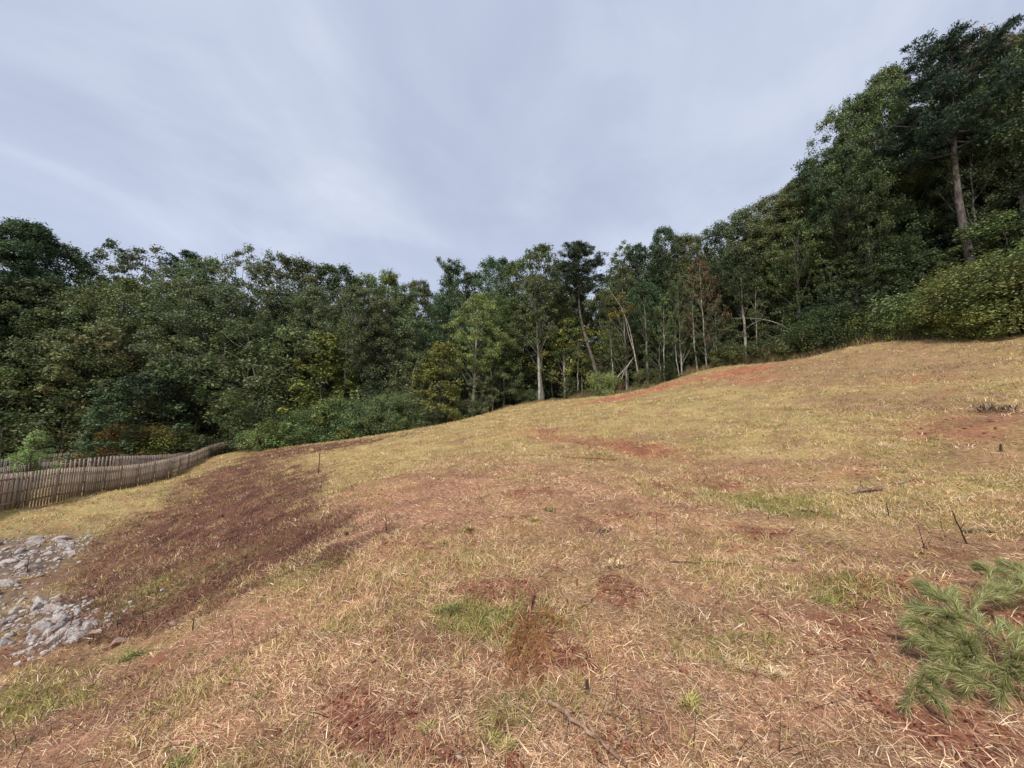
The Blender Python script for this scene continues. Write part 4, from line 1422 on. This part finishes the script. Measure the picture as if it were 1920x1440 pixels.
ROCKS = [rock_mesh(400 + i, M_rock, 0.45 + 0.1 * (i % 3), 2) for i in range(6)]
rr_ = np.random.default_rng(12)
cand = []
for P in POLY['rock']:
    lo, hi = P.min(0), P.max(0)
    q = lo + rr_.random((2600, 2)) * (hi - lo)
    k = inpoly(q[:, 0], q[:, 1], P)
    cand.append(q[k])
cand = np.concatenate(cand)
rr_.shuffle(cand)
sel = []
for q in cand:
    d = math.hypot(*q)
    if all((q[0] - s[0]) ** 2 + (q[1] - s[1]) ** 2 > (0.13 + 0.010 * d) ** 2 for s in sel):
        sel.append(q)
print('rock spots', len(sel))
sel.sort(key=lambda q: math.hypot(*q))
for i, q in enumerate(sel[:230]):
    x, y = q
    if fbm(np.array([x]), np.array([y]), 1.1, 121, 3)[0] < 0.38:
        continue
    s = (0.045 + 0.12 * rr_.random() ** 1.7) * (1 + math.hypot(x, y) * 0.02)
    o = obj('riprap_stone', ROCKS[i % 6], label='pale grey angular stone in the rock bed at the left edge below the fence', cat='stone', group='stones of the rock bed', loc=(x, y, h1(x, y) + s * 0.12))
    o.scale = (s * rr_.uniform(0.8, 1.5), s * rr_.uniform(0.8, 1.2), s * rr_.uniform(1.0, 1.5))
    o.rotation_euler = (rr_.normal(0, 0.3), rr_.normal(0, 0.3), rr_.random() * 6.28)
# gravel between them
gg = G()
base = [np.array([v.co[:] for v in r.vertices]) for r in [rock_mesh(450, M_rock, 0.6, 1)]][0]
tri = np.array([p.vertices[:] for p in rock_mesh(450, M_rock, 0.6, 1).polygons])
for q in cand[:2400]:
    x, y = q + rr_.normal(0, 0.25, 2)
    s = rr_.uniform(0.03, 0.075)
    a_ = rr_.random() * 6.28
    R_ = np.array([[math.cos(a_), -math.sin(a_), 0], [math.sin(a_), math.cos(a_), 0], [0, 0, 1]])
    gg.add((base * s * rr_.uniform(0.7, 1.4, 3)) @ R_.T + np.array([x, y, 0]), tri)
vv = np.concatenate(gg.v)
nv = len(base)
cxy = vv.reshape(-1, nv, 3).mean(1)
zz = hz(cxy[:, 0], cxy[:, 1])
vv = vv.reshape(-1, nv, 3); vv[:, :, 2] += (zz + 0.01)[:, None]
gg.v = [vv.reshape(-1, 3)]
obj('gravel', gg.mesh('gravel', M_rock, col=False), kind='stuff', label='small pale gravel between the stones of the rock bed', cat='gravel')


def single_rock(px, py, s, mat, label, seed, name='stone', flat=0.55, sc=(1.2, 1, 0.8)):
    x, y = gp(px, py)
    o = obj(name, rock_mesh(seed, mat, flat, 3), label=label, cat='stone' if name == 'stone' else 'clod', loc=(x, y, h1(x, y) + s * (0.25 if name == 'stone' else -0.03)))
    o.scale = (s * sc[0], s * sc[1], s * sc[2])
    o.rotation_euler = (0.1, 0.15, seed) if name == 'stone' else (0, 0, seed)
    for p in o.data.polygons:
        p.use_smooth = False


M_cream = rock_mat('cream_rock', (0.66, 0.56, 0.44), (0.42, 0.32, 0.24))
M_pink = rock_mat('pinkish_rock', (0.40, 0.28, 0.23), (0.24, 0.15, 0.12))
single_rock(322, 1412, 0.030, M_cream, 'small cream stone on red soil near the bottom left', 501)
single_rock(861, 1421, 0.020, M_cream, 'small cream stone on red soil at the bottom middle', 502)
single_rock(179, 1188, 0.075, M_cream, 'upright cream stone just right of the rock bed', 503)
single_rock(226, 1208, 0.13, M_pink, 'pinkish brown stone right of the rock bed', 504)
single_rock(328, 1171, 0.09, M_pink, 'dull stone lying in the brown growth', 505)
single_rock(1632, 920, 0.10, M_cream, 'white stone lying on the weathered log', 506)
single_rock(1612, 922, 0.07, M_rock, 'grey stone beside the weathered log', 507)
single_rock(1386, 1027, 0.16, M_clay, 'orange clay clod in the trampled straw right of the middle', 508, 'clay_clod', 0.3, (1.3, 0.7, 0.6))
single_rock(1372, 1034, 0.10, M_clay, 'smaller orange clay clod touching the larger one', 509, 'clay_clod', 0.3, (1.3, 0.8, 0.6))
single_rock(1608, 1078, 0.12, M_clay, 'red clay clod under the stalks at the right', 510, 'clay_clod', 0.3, (1.2, 0.8, 0.6))
single_rock(297, 1238, 0.16, M_clay, 'orange clay clod in the grass at the lower left', 511, 'clay_clod', 0.25, (1.3, 0.8, 0.6))


# ------------------------------------------------------------------ sticks, stubs, log
def sticks(name, paths, mat, label, cat, lifts=None, wob=0.006):
    """paths: list of ([(px, py, lift above the ground)], radius at start, radius at end)"""
    rng = np.random.default_rng(len(label) * 7)
    pp = []
    for path, r0, r1 in paths:
        q = []
        for px, py, lf in path:
            x, y = gp(px, py)
            q.append((x, y, h1(x, y) + lf))
        pp.append((np.array(q), r0, r1))
    o0 = pp[0][0][0].copy()
    g = G()
    for q, r0, r1 in pp:
        n = 14
        t_ = np.linspace(0, len(q) - 1, n)
        c_ = np.stack([np.interp(t_, range(len(q)), q[:, k]) for k in range(3)], 1) - o0
        c_[1:-1] += rng.normal(0, wob, (n - 2, 3))
        g.tube(c_, np.linspace(r0, r1, n) * (1 + rng.normal(0, 0.08, n)), 7)
    return obj(name, g.mesh(name, mat, smooth=True, col=False), label=label, cat=cat, loc=o0)


def upright(px, py, h, r, mat, label, cat, name, lean=(0, 0), side=None, r1=0.6):
    x, y = gp(px, py)
    z = h1(x, y)
    rng = np.random.default_rng(int(px))
    n = 9
    t_ = np.linspace(0, 1, n)
    p = np.stack([lean[0] * t_ * h, lean[1] * t_ * h, -0.04 + t_ * (h + 0.04)], 1)
    p[1:-1, :2] += rng.normal(0, 0.02 * h, (n - 2, 2)) * 0.4
    g = G()
    g.tube(p, r * (1 - (1 - r1) * t_) * (1 + rng.normal(0, 0.08, n)), 8)
    for (f_, dx, dz, rr) in side or ():
        k = p[int(f_ * (n - 1))]
        g.tube([k, k + [dx * 0.5, 0.01, dz * 0.4], k + [dx, 0.0, dz]], [rr, rr * 0.8, rr * 0.4], 5)
    return obj(name, g.mesh(name, mat, smooth=True, col=False), label=label, cat=cat, loc=(x, y, z))


sticks('fallen_branch', [([(1028, 1322, .02), (1052, 1345, .02), (1090, 1372, .03), (1130, 1405, .03), (1175, 1450, .03)], .014, .008),
                         ([(1052, 1345, .02), (1100, 1350, .05), (1160, 1360, .05), (1190, 1390, .04), (1225, 1440, .02)], .004, .003),
                         ([(1064, 1352, .02), (1062, 1390, .03), (1064, 1430, .02)], .004, .002),
                         ([(1150, 1416, .03), (1170, 1405, .05), (1183, 1385, .07)], .005, .003)], M_tanstick,
       'forked tan branch lying on red soil at the bottom middle', 'branch')
sticks('stick', [([(1001, 1118, .05), (995, 1140, .05), (992, 1180, .04)], .013, .011), ([(992, 1180, .04), (988, 1215, .03), (986, 1250, .02), (984, 1290, .01)], .008, .005)], M_redstick,
       'reddish broken stick lying towards the viewer in front of the middle', 'stick')
# dead needle sprays at the reddish stick
def needle_spray(g, path, n, ln, rng, pal, spread=0.6, wd=0.0011, droop=0.25):
    path = np.asarray(path)
    k = rng.random(n) * (len(path) - 1)
    i0 = np.minimum(k.astype(int), len(path) - 2)
    c = path[i0] + (path[i0 + 1] - path[i0]) * (k - i0)[:, None]
    T = unit(path[i0 + 1] - path[i0])
    D = unit(T * 0.9 + rng.normal(0, spread, (n, 3)) + [0, 0, 0.12])
    l_ = ln * (0.7 + 0.5 * rng.random(n))
    mid_ = c + D * (l_ * 0.55)[:, None]
    end = mid_ + unit(D + np.array([0, 0, -1.0]) * droop * (0.4 + rng.random((n, 1)))) * (l_ * 0.45)[:, None]
    sidev = unit(np.cross(D, rng.normal(0, 1, (n, 3)))) * wd
    V = np.stack([c - sidev, c + sidev, mid_ + sidev, mid_ - sidev, end], 1)
    idx = np.arange(n)[:, None] * 5
    col = np.array(pal)[rng.integers(0, len(pal), n)] * (0.75 + 0.5 * rng.random((n, 1)))
    off = g.n
    g.add(V.reshape(-1, 3), idx + np.array([0, 1, 2, 3]), np.repeat(col, 5, axis=0))
    g.f.append(idx + np.array([3, 2, 4]) + off)


def ground_pts(lst):
    out = []
    for px, py, lf in lst:
        x, y = gp(px, py)
        out.append((x, y, h1(x, y) + lf))
    return np.array(out)


def bough(name, shoots, nn, ln, pal, mat, label, rstem=0.006, seed=1, wd=0.0012, spread=0.45, n_sub=0):
    rng = np.random.default_rng(seed)
    paths = [ground_pts(s) for s in shoots]
    o0 = paths[0][0].copy()
    e = obj(name, None, label=label, cat='branch', loc=o0)
    tg, ng = G(), G()
    for i, p in enumerate(paths):
        p = p - o0
        n = 10
        t_ = np.linspace(0, len(p) - 1, n)
        c_ = np.stack([np.interp(t_, range(len(p)), p[:, k]) for k in range(3)], 1)
        for _ in range(2):
            c_[1:-1] = (c_[:-2] + 2 * c_[1:-1] + c_[2:]) / 4
        tg.tube(c_, np.linspace(rstem, rstem * 0.35, n), 6)
        needle_spray(ng, c_[2 if i == 0 else 0:], nn, ln, rng, pal, spread, wd)
        for j in range(n_sub):
            k = rng.integers(2, n - 1)
            T = unit(c_[k + 1 if k + 1 < n else k] - c_[k - 1])
            sgn = rng.choice([-1, 1])
            D = unit(T * 0.8 + sgn * unit(np.cross(T, [0, 0, 1])) * 0.8 + [0, 0, rng.uniform(0.0, 0.5)])
            l_ = rng.uniform(0.08, 0.20)
            q = np.stack([c_[k], c_[k] + D * l_ * 0.5 + [0, 0, 0.01], c_[k] + D * l_ - [0, 0, 0.01]])
            tg.tube(q, [rstem * 0.45, rstem * 0.35, rstem * 0.2], 5)
            needle_spray(ng, q, int(nn * 0.45), ln * 0.95, rng, pal, spread, wd)
    obj('stem', tg.mesh(name + '_stem', mat, smooth=True, col=False), e)
    obj('needle_foliage', ng.mesh(name + '_needles', M_needle), e)
    return e


PINEG = [(0.21, 0.225, 0.065), (0.28, 0.29, 0.10), (0.13, 0.145, 0.05), (0.48, 0.46, 0.24)]
bough('pine_bough', [[(1990, 1330, .05), (1900, 1260, .14), (1825, 1215, .20), (1760, 1195, .20), (1700, 1195, .12)],
                     [(1825, 1215, .20), (1850, 1170, .22), (1870, 1115, .20)],
                     [(1860, 1240, .17), (1790, 1265, .15), (1730, 1300, .10), (1700, 1345, .05)],
                     [(1825, 1215, .20), (1770, 1165, .20), (1735, 1135, .16)],
                     [(1870, 1180, .2), (1910, 1160, .2), (1960, 1150, .16)],
                     [(1850, 1225, .18), (1830, 1275, .15), (1815, 1330, .08)],
                     [(1900, 1260, .14), (1900, 1300, .13), (1880, 1340, .08)],
                     [(1890, 1250, .16), (1940, 1240, .18), (1990, 1220, .16)],
                     [(1800, 1205, .2), (1750, 1225, .17), (1710, 1245, .12)],
                     [(1900, 1150, .2), (1925, 1110, .16), (1960, 1095, .1)]],
      700, 0.095, PINEG, M_tanstick, 'fresh green long needled pine bough lying in the grass at the lower right', 0.008, 3, 0.0010, 0.34, n_sub=6)
bough('dead_pine_sprig', [[(992, 1170, .06), (972, 1200, .07), (950, 1240, .03)], [(992, 1170, .06), (1015, 1205, .07), (1035, 1250, .03)], [(990, 1180, .06), (988, 1230, .06), (985, 1280, .02)],
                          [(992, 1165, .06), (960, 1180, .06), (935, 1200, .03)], [(992, 1165, .06), (1030, 1165, .06), (1055, 1175, .03)], [(992, 1185, .05), (1005, 1240, .05), (1012, 1290, .02)],
                          [(990, 1185, .05), (968, 1240, .05), (955, 1285, .02)]],
      330, 0.08, [(0.38, 0.15, 0.07), (0.44, 0.22, 0.09), (0.26, 0.10, 0.055), (0.36, 0.32, 0.10)], M_redstick, 'rust coloured dead pine sprig around the foot of the reddish stick', 0.004, 5, 0.0012, 0.45)
upright(1081, 1102, 0.07, 0.010, M_redstick, 'short reddish stub right of the reddish stick', 'stub', 'stub', (0.1, 0))
upright(1102, 1302, 0.075, 0.013, M_darkstick, 'short dark stub above the forked tan branch', 'stub', 'stub', (-0.05, 0))
upright(1877, 847, 0.16, 0.030, M_darkstick, 'dark stub standing in the straw near the right edge', 'stub', 'stub', (0.1, 0))
upright(1548, 890 + 60, 0.10, 0.006, M_darkstick, 'thin dark twig upright left of the log', 'twig', 'twig', (0.1, 0))
upright(1668, 972, 0.22, 0.009, M_darkstick, 'thin dark upright stalk below the log', 'stalk', 'weed_stalk', (-0.1, 0))
upright(1815, 1022, 0.38, 0.009, M_darkstick, 'tall crooked dark stalk leaning left at the right side', 'stalk', 'weed_stalk', (-0.35, 0), [(0.5, 0.06, 0.08, .003), (0.7, -0.05, 0.07, .003)])
upright(1735, 1030, 0.26, 0.005, M_darkstick, 'forked dark stalk left of the tall crooked stalk', 'stalk', 'weed_stalk', (-0.2, 0), [(0.3, 0.09, 0.12, .003), (0.2, 0.12, 0.15, .003)])
upright(725, 1002, 0.28, 0.008, M_darkstick, 'forked dark stalk beside the brown slope', 'stalk', 'weed_stalk', (-0.1, 0), [(0.4, 0.10, 0.12, .004), (0.6, -0.08, 0.10, .003)])
upright(1232, 985, 0.20, 0.006, M_darkstick, 'dark stalk above the dark dry clump right of the middle', 'stalk', 'weed_stalk', (-0.05, 0))
upright(124, 1185, 0.26, 0.009, M_darkstick, 'dark stalk standing among the stones of the rock bed', 'stalk', 'weed_stalk', (0.4, 0))
upright(361, 1183, 0.12, 0.009, M_darkstick, 'dark stalk at the lower edge of the brown growth', 'stalk', 'weed_stalk', (0.0, 0))
upright(218, 1178, 0.2, 0.008, M_darkstick, 'dark stalk just right of the rock bed', 'stalk', 'weed_stalk', (0.1, 0))
upright(50, 1075, 0.4, 0.012, M_darkstick, 'dark stalk rising from the back of the rock bed', 'stalk', 'weed_stalk', (0.0, 0))
upright(270, 1170, 0.2, 0.008, M_darkstick, 'dark stalk between the rock bed and the brown growth edge', 'stalk', 'weed_stalk', (-0.25, 0))
upright(1440, 1035 - 60, 0.12, 0.005, M_darkstick, 'small dark twig above the orange clay clod', 'twig', 'twig', (0.2, 0))
sticks('log', [([(1588, 930, .03), (1610, 925, .04), (1652, 922, .05)], .022, .035), ([(1620, 925, .05), (1614, 916, .12)], .012, .008)], M_tanstick,
       'short weathered log with a stone on it in the grass at the right', 'log')
sticks('stick', [([(1680, 910, .03), (1695, 907, .04), (1712, 904, .04)], .012, .008)], M_pale, 'pale stick right of the log', 'stick')
sticks('stick', [([(1120, 862, .05), (1160, 866, .06), (1010, 856, .03)][::-1], .02, .012)], M_redstick, 'thin reddish branch lying across the grass below the red clay', 'stick')
sticks('stick', [([(560, 905, .12), (520, 930, .14), (480, 955, .12), (450, 985, .06)], .018, .010)], M_tanstick, 'long pale stem lying across the brown growth, upper one', 'stick')
sticks('stick', [([(610, 900, .10), (560, 940, .14), (500, 965, .10)], .016, .008)], M_tanstick, 'long pale stem lying across the brown growth beside the stake', 'stick')
sticks('stick', [([(420, 1120, .06), (380, 1150, .05), (300, 1180, .03)], .008, .005)], M_tanstick, 'thin stem lying at the lower edge of the brown growth', 'stick')
sticks('stick', [([(1255, 1058, .02), (1330, 1060, .03), (1400, 1065, .02)], .006, .004)], M_darkstick, 'thin dark twig flat on the straw below the orange clod', 'stick')
sticks('stick', [([(1520, 1010, .02), (1560, 1018, .03), (1600, 1015, .02)], .006, .004)], M_tanstick, 'thin tan twig flat on the grass below the log', 'stick')


# ------------------------------------------------------------------ tussocks one can pick out
def tussock(px, py, h, r, pal, label, seed, n=260):
    global RNG
    x0, y0 = gp(px, py)
    z0 = h1(x0, y0)
    rng = np.random.default_rng(seed)
    g = G()
    an = rng.random(n) * 6.28
    sc_ = rng.normal(0, r * 0.42, (7, 2))
    k_ = rng.integers(0, 7, n)
    P0 = np.concatenate([sc_[k_] + rng.normal(0, r * 0.13, (n, 2)), np.full((n, 1), -0.02)], 1)
    D = unit(np.stack([np.cos(an) * (0.2 + 1.1 * rng.random(n)), np.sin(an) * (0.2 + 1.1 * rng.random(n)), np.full(n, 1.0)], 1))
    l_ = h * (0.3 + 0.6 * rng.random(n)) * (0.6 + 0.55 * np.random.default_rng(seed + 5).random(7))[k_]
    P1 = P0 + D * (l_ * 0.6)[:, None]
    P2 = P1 + unit(D * [1.4, 1.4, 0.3 ]) * (l_ * 0.4)[:, None]
    sd_ = np.stack([-np.sin(an), np.cos(an), np.zeros(n)], 1) * (0.0022 + 0.0006 * math.hypot(x0, y0))
    V = np.stack([P0 - sd_, P0 + sd_, P1 + sd_ * 0.8, P1 - sd_ * 0.8, P2], 1)
    idx = np.arange(n)[:, None] * 5
    col = np.array(pal)[rng.integers(0, len(pal), n)] * (0.7 + 0.6 * rng.random((n, 1)))
    g.add(V.reshape(-1, 3), idx + np.arange(4), np.repeat(col, 5, axis=0))
    g.f.append(idx + np.array([3, 2, 4]))
    obj('grass_tussock', g.mesh('tussock', M_blade), label=label, cat='tussock', loc=(x0, y0, z0))


TY = [(0.44, 0.37, 0.13), (0.34, 0.31, 0.10), (0.54, 0.43, 0.21)]
TG = [(0.25, 0.26, 0.085), (0.33, 0.31, 0.11), (0.18, 0.19, 0.07)]
TS = [(0.6, 0.46, 0.28), (0.5, 0.36, 0.18), (0.66, 0.54, 0.36)]
TD = [(0.22, 0.17, 0.12), (0.30, 0.22, 0.16), (0.13, 0.10, 0.075)]
for i, (px, py, h_, r_, pal, lb) in enumerate([
    (1004, 976, 0.14, 0.10, TY, 'small yellow green tussock just right of centre, lower of the close pair'),
    (1028, 957, 0.13, 0.11, TG, 'small green tussock just right of centre, upper of the close pair'),
    (880, 995, 0.13, 0.07, TY, 'small yellow tussock left of the close pair'),
    (1151, 1062, 0.13, 0.09, TS, 'bright straw yellow tussock left of the orange clay clod'),
    (1128, 1000, 0.16, 0.20, TD, 'dark dry clump of weeds right of the close pair'),
    (840, 1020, 0.10, 0.10, TY, 'low yellow tussock left of the red patch'),
    (945, 1402, 0.11, 0.06, TY, 'yellow tussock by the cream stone at the bottom middle'),
    (800, 1370, 0.10, 0.05, TY, 'upright yellow green tussock on the red soil left of bottom middle'),
    (350, 1428, 0.10, 0.08, TG, 'fresh green tussock beside the cream stone at the bottom left'),
    (252, 1235, 0.16, 0.16, TG, 'fresh green tussock left of the orange clod at the lower left'),
    (1385, 1235 + 20, 0.11, 0.07, TS, 'straw coloured tussock with a dark foot below the middle right'),
    (1467, 1275, 0.12, 0.07, TS, 'tawny tussock with a dark foot left of the pine bough'),
    (1300, 1330, 0.13, 0.08, TY, 'yellow tussock above the bottom edge right of the tan branch'),
    (845, 1145, 0.13, 0.16, TG, 'green grass clump left of the reddish stick'),
    (925, 1155, 0.13, 0.14, TG, 'green grass clump touching the rust coloured sprig'),
    (640, 1060, 0.10, 0.14, TG, 'low green clump at the lower end of the brown growth'),
    (1480, 1105, 0.12, 0.10, TS, 'straw coloured tussock left of the red clod'),
    (1850, 998, 0.12, 0.14, TD, 'dark hollow clump right of the tall crooked stalk'),
    (1520, 960, 0.14, 0.12, TS, 'pale tussock left of the thin upright stalk'),
    (1485, 1050, 0.12, 0.10, TS, 'pale tussock between the two clay clods'),
    (670, 990, 0.14, 0.22, TD, 'dark weedy clump at the right edge of the brown slope'),
    (1860, 770, 0.45, 0.75, TD, 'heap of grey brown dead weeds near the right edge'),
]):
    tussock(px, py, h_, r_, pal, lb, 600 + i, 260 if pal is not TD else 200)
print('objects', len(bpy.data.objects))
